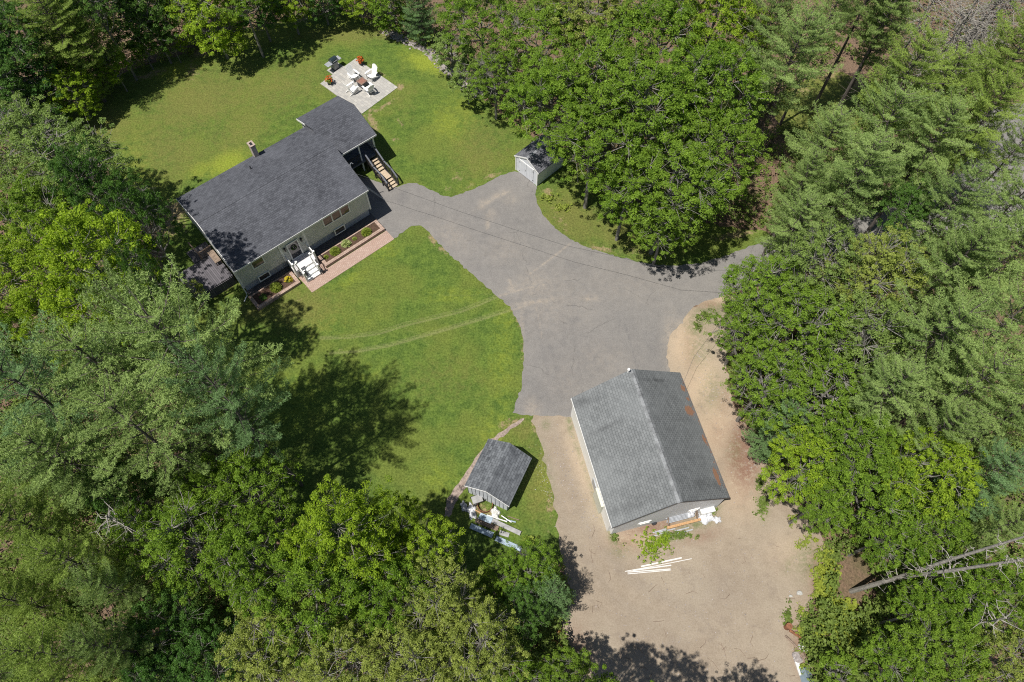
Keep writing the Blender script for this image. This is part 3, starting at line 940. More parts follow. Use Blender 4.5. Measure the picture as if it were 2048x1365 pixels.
# side staircase with a half landing
stair = thing('staircase', 'tan timber staircase with grey railings and half landing beside the house', 'staircase', hw(9.0, -1.2), HYAW)
U0, U1 = -.42, .42
so = MB()
run, z = 0.0, 1.2
ytop = 1.45          # local y of the top edge, v = 0.25
steps = []
for k in range(4):
    z -= .145
    y = ytop - .27 * (k + 1)
    steps.append((y, y + .245, z))
yl = ytop - .27 * 4
steps.append((yl - 1.02, yl - .03, .475))
for k in range(3):
    z = .475 - .12 * (k + 1)
    y = yl - 1.05 - .27 * (k + 1)
    steps.append((y, y + .245, z))
for (a, b_, zz) in steps:
    t_ = MB().box(U0, U1, a, b_, zz - .04, zz)
    t_.build('landing' if b_ - a > .5 else 'tread', M['plank'], stair)
rs_ = MB()
for (a, b_, zz) in steps:
    rs_.box(U0 + .01, U1 - .01, a + .01, a + .03, max(0, zz - .15), zz - .042)
yb = steps[-1][0]
for s_ in (-1, 1):
    x = s_ * .46
    rs_.bar((x, ytop, 1.08), (x, yl, .5), .05, .25)
    rs_.bar((x, yl, .42), (x, yl - 1.05, .42), .05, .2)
    rs_.bar((x, yl - 1.0, .38), (x, yb, .1), .05, .22)
rs_.build('stringer', M['darkrail'], stair)
for s_ in (-1, 1):
    x = s_ * .52
    rl = MB()
    rl.bar((x, ytop + .05, 2.12), (x, yl, 1.45), .12, .05)
    rl.bar((x, yl, 1.42), (x, yl - 1.05, 1.42), .12, .05)
    rl.bar((x, yl - 1.05, 1.42), (x, yb - .05, .98), .12, .05)
    rl.build('handrail', M['greyrail'], stair)
    bl = MB()
    for k in range(26):
        t = k / 25
        y = ytop + (yb - ytop) * t
        zt = np.interp(-y, [-ytop, -yl, -(yl - 1.05), -yb], [2.1, 1.43, 1.4, .98])
        zb = zt - .95
        bl.box(x - .015, x + .015, y - .015, y + .015, max(.02, zb), zt)
    for y, zt in ((ytop, 2.15), (yl, 1.5), (yl - 1.05, 1.45), (yb, 1.05)):
        bl.box(x - .045, x + .045, y - .045, y + .045, 0, zt)
    bl.build('balustrade', M['darkrail'], stair)

# ladder on the gable end and the old path strip of soil
lad = thing('ladder', 'long aluminium extension ladder leaning on the house gable end in shade', 'ladder', hw(7.2, -2.6), HYAW)
lm = MB()
for s_ in (-.2, .2):
    lm.bar((.45, -.45 + s_, .02), (-1.15, .0 + s_, 3.1), .03, .07)
lm.build('rail', M['galv'], lad)
for k in range(10):
    t = (k + .5) / 10
    lr = MB().bar((.45 - 1.6 * t, -.65 + .45 * t, .02 + 3.08 * t), (.45 - 1.6 * t, -.25 + .45 * t, .02 + 3.08 * t), .03, .03)
    lr.build('rung', M['galv'], lad)

# front steps
fs_ = thing('front_steps', 'white front entry steps with landing and white railings', 'steps', hw(-1.1, -4.06), HYAW)
MB().box(-1.0, 1.0, -1.15, 0, .69, .75).build('landing', plain('landing_board', (0.62, 0.60, 0.62), .5, .06), fs_)
MB().box(-.98, .98, -1.13, -.02, 0, .686).build('skirt', M['offwhite'], fs_)
for k, (a, zz) in enumerate(((-1.45, .56), (-1.75, .375), (-2.05, .19))):
    MB().box(-.58, .58, a, a + .32, zz - .04, zz).box(-.57, .57, a + .02, a + .04, 0, zz - .042).build('tread', M['white'], fs_)
for s_ in (-1, 1):
    rr = MB()
    rr.bar((s_ * .95, 0, 1.65), (s_ * .95, -1.1, 1.65), .07, .06)
    rr.bar((s_ * .95, 0, .88), (s_ * .95, -1.1, .88), .04, .05)
    for k in range(9):
        rr.box(s_ * .95 - .015, s_ * .95 + .015, -.12 - k * .12 - .015, -.12 - k * .12 + .015, .88, 1.65)
    rr.bar((s_ * .95, -1.1, 1.65), (s_ * .62, -1.1, 1.65), .07, .06)
    rr.bar((s_ * .62, -1.12, 1.62), (s_ * .62, -1.98, 1.12), .07, .06)
    rr.bar((s_ * .62, -1.12, .86), (s_ * .62, -1.98, .34), .04, .05)
    for k in range(7):
        t = (k + .5) / 7
        rr.box(s_ * .62 - .015, s_ * .62 + .015, -1.12 - .86 * t - .015, -1.12 - .86 * t + .015, .86 - .5 * t, 1.62 - .5 * t)
    rr.build('railing', M['white'], fs_)
    for (x, y, zz) in ((.95, -1.1, 1.8), (.62, -1.1, 1.8), (.62, -1.98, 1.3)):
        nb = MB().box(s_ * x - .06, s_ * x + .06, y - .06, y + .06, 0, zz)
        nb.box(s_ * x - .08, s_ * x + .08, y - .08, y + .08, zz, zz + .035)
        nb.build('newel_post', M['white'], fs_)
# black lattice boxes around the steps, kind unidentified
lan_spots = [(-1.72, -5.30, 0.0, 'left side of the white front steps'), (-.52, -5.30, 0.0, 'right side of the white front steps'), (-.40, -6.05, 0.0, 'right foot of the front steps'), (-1.56, -5.7, .375, 'lower tread of the front steps')]
for i, (u, v, z0, where) in enumerate(lan_spots):
    ln = thing('lattice_box', 'black wire lattice box on the ' + where, 'lattice_box', hw(u, v, z0), HYAW, 'black lattice boxes around the front steps')
    fr = MB()
    for sx in (-.13, .13):
        for sy in (-.13, .13):
            fr.box(sx - .014, sx + .014, sy - .014, sy + .014, 0, .42)
    for zz in (.0, .2, .42):
        for s_ in (-.13, .13):
            fr.box(-.14, .14, s_ - .012, s_ + .012, zz, zz + .022)
            fr.box(s_ - .012, s_ + .012, -.14, .14, zz, zz + .022)
    fr.add([(-.14, -.14, .44), (.14, -.14, .44), (.14, .14, .44), (-.14, .14, .44), (0, 0, .56)], [(0, 1, 4), (1, 2, 4), (2, 3, 4), (3, 0, 4)])
    fr.build('cage', M['black'], ln)
    MB().tube([(0, 0, .02), (0, 0, .18)], .05, 10).build('white_core', M['white'], ln)

# walkway and beds
o = MB().prism([(-5.9, -4.45), (-2.1, -4.45), (-2.1, -3.6), (-.05, -3.6), (.1, -4.7), (5.95, -4.7), (5.95, -3.6), (-5.9, -3.6)], .02, .045).build('gravel_strip', M['asphalt_strip'], None, (HX, HY, 0), HYAW)
o['kind'] = 'structure'
wk = MB().prism([(-2.0, -7.08), (5.92, -7.05), (5.92, -5.93), (.16, -5.93), (.16, -4.1), (-2.15, -4.1), (-2.02, -5.9)], .002, .035)
o = wk.build('brick_walkway', M['brick'], None, (HX, HY, 0), HYAW)
o['kind'] = 'structure'


def bed(name, u0, u1, v0, v1, label):
    b_ = thing(name, label, 'garden bed', hw((u0 + u1) / 2, (v0 + v1) / 2), HYAW, 'raised block garden beds along the house front')
    a, c = (u1 - u0) / 2, (v1 - v0) / 2
    t = .27
    k = MB().box(-a, a, -c, -c + t, 0, .3).box(-a, a, c - t * .45, c, 0, .3).box(-a, -a + t, -c + t, c - t * .45, 0, .3).box(a - t, a, -c + t, c - t * .45, 0, .3)
    k.build('block_edging', M['block'], b_, bevel=.015)
    MB().box(-a + t, a - t, -c + t, c - t * .45, 0, .24).build('mulch', M['mulch'], b_)
    return b_


bed('garden_bed', .12, 5.86, -5.88, -4.66, 'long raised block bed between house front and brick walkway, shrubs in it')
bed('garden_bed', -6.05, -2.2, -5.85, -4.42, 'short raised block bed left of the white front steps')


# ------------------------------------------------------------------ foliage generators
def quad_leaves(C, N, size, asp, rg, T=None):
    """rhombus leaves centred at C with normals N"""
    n = len(C)
    if T is None:
        T = rg.normal(size=(n, 3))
    T = T - (T * N).sum(1, keepdims=True) * N
    T /= np.linalg.norm(T, axis=1, keepdims=True) + 1e-9
    B = np.cross(N, T)
    s_ = size[:, None]
    V = np.stack([C - T * s_, C + B * s_ * asp + T * s_ * .1, C + T * s_, C - B * s_ * asp + T * s_ * .1], 1).reshape(-1, 3)
    Q = np.arange(4 * n).reshape(-1, 4)
    return V, Q


def unit(v):
    return v / (np.linalg.norm(v, axis=-1, keepdims=True) + 1e-9)


def tuft_cloud(C, rad, per, rg, leaf=.09, asp=.62, flat=.6, tvar=.5, up=.7):
    """leaf domes around tuft centres C (N,3) with radius rad (N)"""
    n = len(C)
    d = unit(rg.normal(size=(n, per, 3)))
    d[..., 2] = np.abs(d[..., 2]) * .9 - .15
    k = rg.uniform(.45, 1.05, (n, per, 1)) * rad[:, None, None]
    P = C[:, None, :] + d * k * np.array([1, 1, flat])
    nrm = unit(d * .55 + np.array([0, 0, up]) + rg.normal(0, .48, (n, per, 3)))
    tt = np.clip(rg.uniform(.0, 1, (n, 1)) * tvar + rg.uniform(0, 1, (n, per)) * (1 - tvar) * 1.0 + rg.normal(0, .08, (n, per)), 0, 1)
    P, nrm, tt = P.reshape(-1, 3), nrm.reshape(-1, 3), tt.ravel()
    sz = leaf * rg.uniform(.6, 1.4, len(P)) * np.repeat(rg.uniform(.8, 1.3, n), per)
    V, Q = quad_leaves(P, nrm, sz, asp, rg)
    return V, Q, tt


def broadleaf(name, seed, H=13.0, Rr=4.5, lobes=17, tufts=46, per=72, leaf=.066, rad=.37, crown_lo=.30, open_=0.17, twig=.45, elspan=1.22):
    rg = np.random.default_rng(seed)
    rd = random.Random(seed)
    zc = H * (crown_lo + 1) / 2
    vz = H * (1 - crown_lo) / 2
    tr = MB()
    bend = [rg.normal(0, .12), rg.normal(0, .12)]
    pts = [(bend[0] * t * t * 2, bend[1] * t * t * 2, H * .82 * t) for t in np.linspace(0, 1, 7)]
    tr.tube(pts, [.24 * (1 - .8 * t) * H / 13 for t in np.linspace(0, 1, 7)], 8)
    cs, rs2 = [], []
    for k in range(lobes):
        # golden-angle spread over the dome with jitter
        t = (k + .5) / lobes
        el = math.asin(max(-.9, min(.98, 1.0 - elspan * t)))
        az = k * 2.39996 + rg.normal(0, .25)
        dr_ = .64 + rg.normal(0, .09)
        c = np.array([math.cos(az) * math.cos(el) * Rr * dr_, math.sin(az) * math.cos(el) * Rr * dr_, zc + math.sin(el) * vz * .66])
        cs.append(c)
        rs2.append(Rr * rg.uniform(.25, .46) * (1 - .12 * (el > 1)))
    TC = []
    for c, r_ in zip(cs, rs2):
        zt = max(H * .22, c[2] - r_ * 1.2 - abs(c[0] + c[1]) * .1)
        t0 = min(.95, zt / (H * .82))
        s0 = np.array([bend[0] * t0 * t0 * 2, bend[1] * t0 * t0 * 2, H * .82 * t0])
        mid = s0 * .45 + c * .55 + np.array([0, 0, -.35])
        tr.tube([s0, mid, c], [.085, .06, .03], 5, cap=False)
        m = int(tufts * (r_ / (Rr * .4)) ** 1.6)
        out = unit((c - np.array([0, 0, zc - vz * .3]))[None])[0]
        d = unit(rg.normal(size=(m * 3, 3)))
        keep = (d @ out > -.35) & (d[:, 2] > -.55)
        d = d[keep][:m]
        rr = r_ * (1 + rg.normal(0, .17, (len(d), 1)))
        inner = rg.uniform(size=(len(d), 1)) < .22
        rr = np.where(inner, rr * .6, rr)
        rr = np.where(rg.uniform(size=(len(d), 1)) < .12, rr * 1.28, rr)
        T_ = c + d * rr * np.array([1, 1, .82])
        TC.append(T_)
        for j, q in enumerate(T_):
            if rd.random() < twig:
                a = c + (q - c) * .12
                mm = (a + q) / 2 + rg.normal(0, .09, 3)
                tr.tube([a, mm, q + (q - c) * .06], [.028, .018, .008], 3, cap=False)
    TC = np.concatenate(TC)
    # twigs leave gaps: thin the tufts where a smooth random field is low
    kf = rg.normal(0, 2.3, (5, 3))
    fld = np.sin(TC @ kf.T + rg.uniform(0, 6.28, 5)).sum(1) / 2.2 + rg.normal(0, .35, len(TC))
    TC = TC[fld > np.quantile(fld, open_ + .16)]
    rads = rad * rg.uniform(.65, 1.3, len(TC))
    V, Q, tt = tuft_cloud(TC, rads, per, rg, leaf)
    # height-independent clump variation only
    return np_mesh(name + '_crown', V, Q, tt, [L['mid']]), tr.mesh(name + '_trunk', M['bark_m'])


def pine(name, seed, H=18.0, Rr=4.6, lo=.42, whorls=15, per=5, dens=1.0, flat=0.0, nl=.15, bl=.26):
    rg = np.random.default_rng(seed)
    tr = MB()
    lean = rg.normal(0, .25, 2)
    f = lambda z: np.array([lean[0] * (z / H) ** 2, lean[1] * (z / H) ** 2, z])
    tr.tube([f(z) for z in np.linspace(0, H, 9)], [.24 * (1 - .9 * t) * H / 18 + .015 for t in np.linspace(0, 1, 9)], 8)
    PT, DR, TT = [], [], []
    # bare dead stubs on the lower trunk
    for k in range(16):
        z = H * lo * rg.uniform(.3, 1)
        a = rg.uniform(0, 6.28)
        p = f(z)
        l = rg.uniform(.5, 1.9)
        tr.tube([p, p + np.array([math.cos(a) * l, math.sin(a) * l, rg.uniform(-.3, .3)])], [.03, .008], 3, cap=False)
    for w_ in range(whorls):
        t = (w_ + .3) / whorls
        z0 = H * (lo + (1 - lo) * t)
        prof = (math.sin(math.pi * min(1, (t * .78 + .22))) ** .75) if t > .12 else .62 + t * 2
        for b_ in range(per):
            az = 2 * math.pi * (b_ + .5 * (w_ % 2)) / per + rg.normal(0, .22)
            Lb = max(.5, Rr * prof * rg.uniform(.52, 1.18))
            rise = .10 + .55 * t ** 2 + rg.normal(0, .06)
            p0 = f(z0 + rg.normal(0, .15))
            e = np.array([math.cos(az), math.sin(az), 0])
            side = np.array([-math.sin(az), math.cos(az), 0])
            curve = rg.normal(0, .10)
            def bp(s_):
                return p0 + e * Lb * s_ + side * curve * Lb * s_ * s_ + np.array([0, 0, Lb * (rise * s_ - .10 * s_ + .22 * s_ * s_)])
            tr.tube([bp(0), bp(.35), bp(.7), bp(.97)], [.05, .035, .02, .008], 4, cap=False)
            tint = rg.uniform(0, 1)
            s_ = .22 if t < .8 else .1
            while s_ < 1.0:
                p = bp(s_)
                dirn = unit((bp(min(1, s_ + .05)) - bp(s_ - .03))[None])[0]
                for sd in (-1, 1):
                    if rg.uniform() > .90 * dens:
                        continue
                    ll = (.35 + bl * Lb * (1 - s_) ** .8 * (1.0 if s_ > .3 else .7)) * rg.uniform(.7, 1.2)
                    ang = R(52) + rg.normal(0, .15)
                    dd = unit((dirn * math.cos(ang) + side * sd * math.sin(ang) + np.array([0, 0, .12 + rg.normal(0, .08)]))[None])[0]
                    nn = max(2, int(ll / .145))
                    for q in range(nn):
                        u_ = (q + 1) / nn
                        PT.append(p + dd * ll * u_ + rg.normal(0, .03, 3))
                        DR.append(dd + np.array([0, 0, .35]))
                        TT.append(tint)
                s_ += .21 / Lb * rg.uniform(.85, 1.2)
            for q in range(4):
                PT.append(bp(.94 + .03 * q))
                DR.append(unit((bp(1.0) - bp(.9))[None])[0] + np.array([0, 0, .3]))
                TT.append(tint)
    PT, DR, TT = np.array(PT), unit(np.array(DR)), np.array(TT)
    n, k = len(PT), 11
    d = unit(DR[:, None, :] * .75 + rg.normal(0, .62, (n, k, 3)))
    ln = nl * rg.uniform(.75, 1.25, (n, k, 1))
    C = PT[:, None, :] + d * ln * .6
    nr = unit(np.cross(d, rg.normal(size=(n, k, 3))) * .8 + np.array([0, 0, .8]))
    tt = np.clip(TT[:, None] * .45 + rg.uniform(0, .55, (n, k)), 0, 1).ravel()
    C, nr, d, ln = C.reshape(-1, 3), nr.reshape(-1, 3), d.reshape(-1, 3), ln.reshape(-1)
    V, Q = quad_leaves(C, unit(nr), ln * .62, .17, rg, T=d)
    return np_mesh(name + '_crown', V, Q, tt, [L['pine']]), tr.mesh(name + '_trunk', M['bark_p'])


PROTO = {}
for i in range(4):
    PROTO['m%d' % i] = (broadleaf('maple', 11 + i, 13, 4.5, lobes=16 + i, crown_lo=.28), 13.0, 4.5, .66)
for i in range(2):   # looser, finer birch / oak crowns
    PROTO['b%d' % i] = (broadleaf('birch', 31 + i, 12, 3.8, lobes=22, tufts=34, per=62, leaf=.054, rad=.31, crown_lo=.15, open_=.14, twig=.6), 12.0, 3.8, .62)
for i in range(3):
    PROTO['p%d' % i] = (pine('pine', 51 + i, 18, 4.8, lo=.40), 18.0, 4.8, .70)
for i in range(3):   # wood-edge trees leafy down to the ground
    PROTO['e%d' % i] = (broadleaf('edge', 81 + i, 8.5, 3.4, lobes=26, tufts=32, per=62, leaf=.066, rad=.35, crown_lo=.0, elspan=1.8), 8.5, 3.4, .50)
PROTO['pe'] = (pine('edge_pine', 91, 9, 3.6, lo=.05, whorls=15, per=6), 9.0, 3.6, .5)
for i in range(2):   # white pines with long separate plumes
    PROTO['w%d' % i] = (pine('white_pine', 151 + i, 20, 6.2, lo=.42, whorls=10, per=5, bl=.12, nl=.17), 20.0, 6.2, .70)
PROTO['t0'] = (pine('tall_pine', 61, 18, 4.2, lo=.52, whorls=11), 18.0, 4.2, .76)
PROTO['s0'] = (broadleaf('sapling', 71, 5, 1.8, lobes=11, tufts=22, per=55, leaf=.06, rad=.27, crown_lo=.1), 5.0, 1.8, .55)


def place(proto, px, py, rpx, H, lm, name, label, cat, group, base=False, rz=None):
    (cm, tm), H0, R0, hc = PROTO[proto]
    if base:
        P = at(px, py, 0)
        rad_m = rpx * mpp(px, py, H * .7)
    else:
        P = at(px, py, H * hc)
        rad_m = rpx * mpp(px, py, H * hc)
    t = thing(name, label, cat, (P[0], P[1], 0), random.uniform(0, 6.28) if rz is None else rz, group)
    sr, sz = rad_m / R0, H / H0
    t.scale = (sr, sr, sz)
    for nm, me in (('trunk', tm), ('crown', cm)):
        o = wrap(nm, me, t)
        if nm == 'crown':
            o.material_slots[0].link = 'OBJECT'
            o.material_slots[0].material = L[lm]
    return t


G_M, G_P, G_B = 'broadleaf trees around the yard', 'pines in the woods', 'birches and oaks in the woods'
# px, py, crown radius px, height, prototype, leaf, label
TREES = [
    # ---- big maple mass right of the back lawn
    (1085, 90, 95, 12, 'm0', 'mid', 'mid green maple at the top edge, right of the stone strip'),
    (965, 40, 80, 11, 'm1', 'mid', 'maple at the top edge above the stone strip'),
    (1190, 50, 90, 14, 'm2', 'olive', 'slightly yellow maple at the top edge behind the maple mass'),
    (1100, 210, 92, 11, 'm3', 'mid', 'maple whose low limbs shade the stone strip'),
    (1200, 170, 105, 14, 'm1', 'mid', 'tall maple in the middle of the mass above the small white shed'),
    (1310, 90, 110, 15, 'm0', 'mid', 'broad maple behind the tall maple mass, upper centre'),
    (1420, 60, 95, 15, 'm3', 'bright', 'bright maple at the top edge beside the grey-green pines'),
    (1188, 292, 90, 11, 'm2', 'mid', 'maple leaning over the roof of the small white shed'),
    (1290, 240, 115, 15, 'm3', 'mid', 'largest round maple, right of the small white shed'),
    (1410, 200, 105, 15, 'm2', 'mid', 'maple between the largest round maple and the bare pine trunks'),
    (1254, 385, 80, 9, 'm0', 'mid', 'low maple just behind the small white shed, over the grass'),
    (1345, 365, 105, 13, 'm1', 'mid', 'front maple of the mass, above the shaded driveway'),
    (1430, 310, 95, 13, 'm0', 'mid', 'maple at the right end of the mass beside the pines'),
    (1330, 455, 70, 7.5, 'm2', 'mid', 'lowest maple hanging over the shaded driveway edge'),
    (905, 110, 42, 5, 's0', 'grey', 'rounded grey-green bush beside the stone strip at the lawn edge'),
    (935, 160, 38, 5, 's0', 'grey', 'second grey-green bush below the first along the stone strip'),
    (990, 150, 55, 8, 'b0', 'mid', 'small tree between the stone strip and the maple mass'),
    # ---- top edge and upper left
    (838, 30, 36, 6.5, 'pe', 'pine_b', 'small blue-green conifer at the top edge above the lawn'),
    (780, 8, 46, 6.5, 'e1', 'mid', 'maple at the top edge, left of the blue-green conifer'),
    (715, -12, 44, 6.5, 'e2', 'bright', 'bright maple cut by the top edge above the patio'),
    (640, -14, 48, 7, 'e0', 'dark', 'dark maple at the top edge above the mown lawn'),
    (575, -4, 52, 8, 'e1', 'bright', 'bright maple at the top edge, left of the patio'),
    (515, 10, 52, 8, 'e2', 'dark', 'dark maple at the top edge, right of the bright roundish one'),
    (420, 35, 72, 9, 'e0', 'bright', 'bright roundish maple overhanging the back lawn at the top'),
    (480, -10, 60, 10, 'm2', 'mid', 'maple at the top edge behind the bright roundish one'),
    (360, 5, 55, 9, 'e1', 'mid', 'maple at the top edge right of the bare leaning trunk'),
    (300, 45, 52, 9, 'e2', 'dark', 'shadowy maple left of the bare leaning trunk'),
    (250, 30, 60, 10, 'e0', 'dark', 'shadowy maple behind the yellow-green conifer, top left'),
    (285, 100, 30, 4, 's0', 'mid', 'low bush at the lawn edge below the shadowy maple'),
    (165, 100, 80, 9, 'pe', 'pine_y', 'yellow-green conifer with drooping tips in the upper left woods'),
    (105, 45, 75, 12, 'p2', 'pine_y', 'yellow-green conifer at the top edge, upper left'),
    (185, 10, 60, 12, 'm3', 'dark', 'dark maple at the top edge between two yellow-green conifers'),
    (60, 150, 75, 9, 'e1', 'dark', 'dark maple in the upper left woods below the conifers'),
    (20, 80, 70, 12, 'm2', 'dark', 'dark maple touching the left edge near the top corner'),
    (145, 185, 50, 6, 'e2', 'bright', 'small bright maple at the lawn corner, upper left'),
    (95, 215, 45, 6, 'e0', 'dark', 'low dark maple beside the grey-green tree, upper left'),
    (25, 200, 60, 9, 'e1', 'dark', 'dark maple at the left edge above the grey-green one'),
    (345, 92, 26, 3.5, 's0', 'bright', 'bright sapling at the foot of the bare leaning trunk'),
    (225, 135, 34, 5, 's0', 'bright', 'bright sapling in front of the yellow-green conifer'),
    # ---- left edge
    (70, 300, 95, 13, 'b0', 'grey', 'grey-green tree at the left edge with fine twigs'),
    (160, 350, 110, 13, 'b1', 'grey', 'large grey-green tree left of the back lawn'),
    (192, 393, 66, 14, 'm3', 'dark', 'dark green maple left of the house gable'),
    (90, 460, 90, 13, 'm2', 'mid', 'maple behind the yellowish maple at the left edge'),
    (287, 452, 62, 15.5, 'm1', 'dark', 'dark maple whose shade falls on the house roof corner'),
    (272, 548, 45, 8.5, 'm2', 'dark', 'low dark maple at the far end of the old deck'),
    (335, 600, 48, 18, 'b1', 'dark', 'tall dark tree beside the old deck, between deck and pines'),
    (60, 560, 110, 13.5, 'm0', 'bright', 'yellowish maple at the left edge, middle height'),
    (222, 562, 122, 17.5, 'm3', 'bright', 'wide yellowish maple left of the old deck'),
    (120, 650, 80, 12, 'm1', 'bright', 'yellowish maple just above the grey-green pines'),
    (20, 690, 60, 12, 'm2', 'mid', 'mid green maple at the left edge above the pines'),
    (385, 585, 22, 3.2, 's0', 'olive', 'yellowish sapling at the corner of the old deck'),
    # ---- big white pines left
    (375, 735, 175, 20, 'w0', 'pine', 'big white pine whose fingers reach over the front lawn'),
    (318, 685, 88, 19.5, 'w1', 'pine', 'uppermost white pine by the old deck, its tip at the deck corner'),
    (240, 760, 150, 18, 'w1', 'pine', 'white pine just left of the big one by the front lawn'),
    (100, 810, 150, 18, 'w0', 'pine_b', 'bluish pine near the left edge, middle height'),
    (300, 880, 140, 17, 'w0', 'pine', 'white pine below the big one, its trunk showing'),
    (462, 818, 108, 19.5, 'w0', 'pine_b', 'lower dark bluish pine beside the shaded lawn'),
    (150, 930, 110, 16, 'p0', 'pine', 'white pine in the left woods above the yellowish ones'),
    (20, 930, 90, 16, 'p1', 'pine', 'white pine touching the left edge above the lower corner'),
    # ---- lower left
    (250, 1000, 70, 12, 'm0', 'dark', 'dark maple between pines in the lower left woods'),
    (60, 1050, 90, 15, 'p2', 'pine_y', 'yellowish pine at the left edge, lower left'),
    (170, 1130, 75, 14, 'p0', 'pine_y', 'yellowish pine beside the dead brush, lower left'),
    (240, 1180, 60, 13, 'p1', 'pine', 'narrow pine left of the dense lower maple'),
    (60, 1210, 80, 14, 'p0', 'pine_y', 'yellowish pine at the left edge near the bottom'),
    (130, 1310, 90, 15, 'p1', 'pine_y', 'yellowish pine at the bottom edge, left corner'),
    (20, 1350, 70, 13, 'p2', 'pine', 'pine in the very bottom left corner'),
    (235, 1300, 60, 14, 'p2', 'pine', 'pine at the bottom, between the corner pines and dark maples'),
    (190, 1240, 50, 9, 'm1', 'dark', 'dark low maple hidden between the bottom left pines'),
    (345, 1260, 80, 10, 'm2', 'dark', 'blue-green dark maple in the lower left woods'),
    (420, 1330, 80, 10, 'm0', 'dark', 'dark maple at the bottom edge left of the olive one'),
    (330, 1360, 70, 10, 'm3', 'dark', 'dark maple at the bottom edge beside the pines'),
    (430, 990, 65, 10, 'm1', 'mid', 'maple below the dark bluish pine'),
    (510, 985, 90, 11, 'm0', 'mid', 'maple reaching toward the shaded front lawn'),
    (400, 1090, 105, 13, 'b0', 'mid', 'twiggy mid green tree in the lower left woods'),
    (310, 1070, 60, 12, 'b1', 'mid', 'twiggy tree with bare branches beside the white pines'),
    (520, 1130, 95, 13, 'm2', 'mid', 'maple left of the tallest bright maple'),
    # ---- bottom centre
    (690, 1085, 105, 14, 'm3', 'bright', 'tallest bright maple above the lower woods, centre'),
    (640, 1200, 110, 13, 'm1', 'mid', 'maple below the tallest bright maple'),
    (560, 1290, 100, 12, 'b1', 'olive', 'olive birch at the bottom edge, left of centre'),
    (785, 1050, 60, 11, 'm0', 'bright', 'bright maple whose tip points at the front lawn'),
    (848, 1122, 82, 9.5, 'm2', 'bright', 'bright maple overhanging the scrap heap by the plank shed'),
    (780, 1190, 90, 12, 'm0', 'mid', 'maple between the bright maple and the olive birches'),
    (880, 1210, 95, 12, 'b0', 'olive', 'olive birch below the bright maple by the scrap heap'),
    (960, 1290, 90, 12, 'b1', 'olive', 'olive birch beside the lot, bottom centre'),
    (830, 1320, 100, 12, 'b0', 'olive', 'yellow-olive birch at the bottom edge, centre'),
    (700, 1330, 100, 12, 'b1', 'olive', 'olive birch at the bottom edge between two others'),
    (995, 1162, 50, 6, 'm3', 'mid', 'low maple in shade below the scrap heap'),
    (1060, 1150, 62, 7, 'm1', 'mid', 'rounded maple at the lot edge below the plank shed'),
    (1095, 1200, 48, 7, 'pe', 'pine_b', 'pale young conifer at the lot edge, bottom centre'),
    (1040, 1225, 60, 8, 'm0', 'dark', 'dark maple between the olive birch and the lot'),
    (1130, 1355, 58, 7, 'm2', 'mid', 'low bright maple at the bottom edge beside the stump'),
    (1030, 1370, 70, 8, 'm1', 'mid', 'maple at the bottom edge under the orange split log'),
    # ---- top right pines
    (1575, 130, 85, 15, 'p1', 'pine', 'grey-green pine left of the two bare trunks, upper right'),
    (1530, 60, 65, 15, 'p2', 'pine', 'grey-green pine at the top edge beside the bright maple'),
    (1800, 170, 85, 15, 'p0', 'pine_y', 'yellowish pine right of the two bare trunks'),
    (1765, 60, 55, 12, 'p1', 'pine', 'pine beside the tangle of bare dead branches'),
    (2015, 130, 95, 16, 'p2', 'pine_y', 'large yellowish pine in the upper right corner'),
    (1870, 190, 75, 13, 'p1', 'pine_y', 'yellowish pine below the tangle of dead branches'),
    (1960, 250, 80, 14, 'p0', 'pine_y', 'yellowish pine at the right edge above the far road'),
    (1760, 270, 110, 14, 'w1', 'pine', 'grey-green pine below the two bare trunks'),
    (1855, 300, 85, 14, 'p0', 'pine', 'pine left of the glimpse of far road'),
    (1645, 300, 75, 12, 'p1', 'pine', 'pine between the maple mass and the sunny clearing'),
    (1700, 370, 85, 14, 'p0', 'pine', 'pine behind the mixed trees above the driveway exit'),
    (1600, 375, 55, 12, 'p2', 'pine', 'pine just right of the maple mass, upper right'),
    (1590, 460, 65, 11, 'p0', 'pine', 'pale pine above the driveway exit'),
    (1800, 440, 65, 11, 'm0', 'dark', 'dark broadleaf tree among the right hand pines'),
    (1890, 420, 70, 14, 'p2', 'pine', 'pine right of the dark broadleaf tree'),
    (2010, 420, 75, 14, 'p1', 'pine', 'pine at the right edge below the far road'),
    (2030, 300, 45, 12, 'p2', 'pine', 'narrow pine at the right edge beside the far road'),
    (1990, 540, 90, 15, 'p0', 'pine', 'pine at the right edge, middle height'),
    (1900, 540, 80, 15, 'p1', 'pine', 'pine right of the yellow-tipped mixed tree'),
    # ---- right middle
    (1530, 590, 85, 10, 'b0', 'mid', 'twiggy tree overhanging the driveway exit'),
    (1490, 665, 62, 8, 'b1', 'mid', 'low twiggy tree at the edge of the sandy strip'),
    (1640, 545, 85, 12, 'b1', 'grey', 'fine twigged grey-green tree above the driveway exit'),
    (1740, 560, 95, 13, 'b0', 'olive', 'mixed tree with yellow tips, right middle'),
    (1600, 680, 100, 12, 'b1', 'mid', 'twiggy round tree right of the sandy strip'),
    (1720, 690, 100, 13, 'b0', 'grey', 'twiggy grey-green tree left of the right hand pines'),
    (1530, 770, 80, 10, 'b0', 'mid', 'twiggy tree right of the grey garage'),
    (1640, 800, 90, 11, 'b1', 'mid', 'twiggy tree in the right woods level with the garage'),
    (1555, 865, 55, 8, 'pe', 'pine_b', 'small bluish pine at the edge of the sandy strip'),
    (1760, 800, 80, 13, 'p0', 'pine', 'pine right of the twiggy tree level with the garage'),
    (1860, 690, 120, 15, 'w1', 'pine', 'wide pine in the right hand pine stand'),
    (1980, 680, 120, 16, 'w0', 'pine', 'pine at the right edge below the middle'),
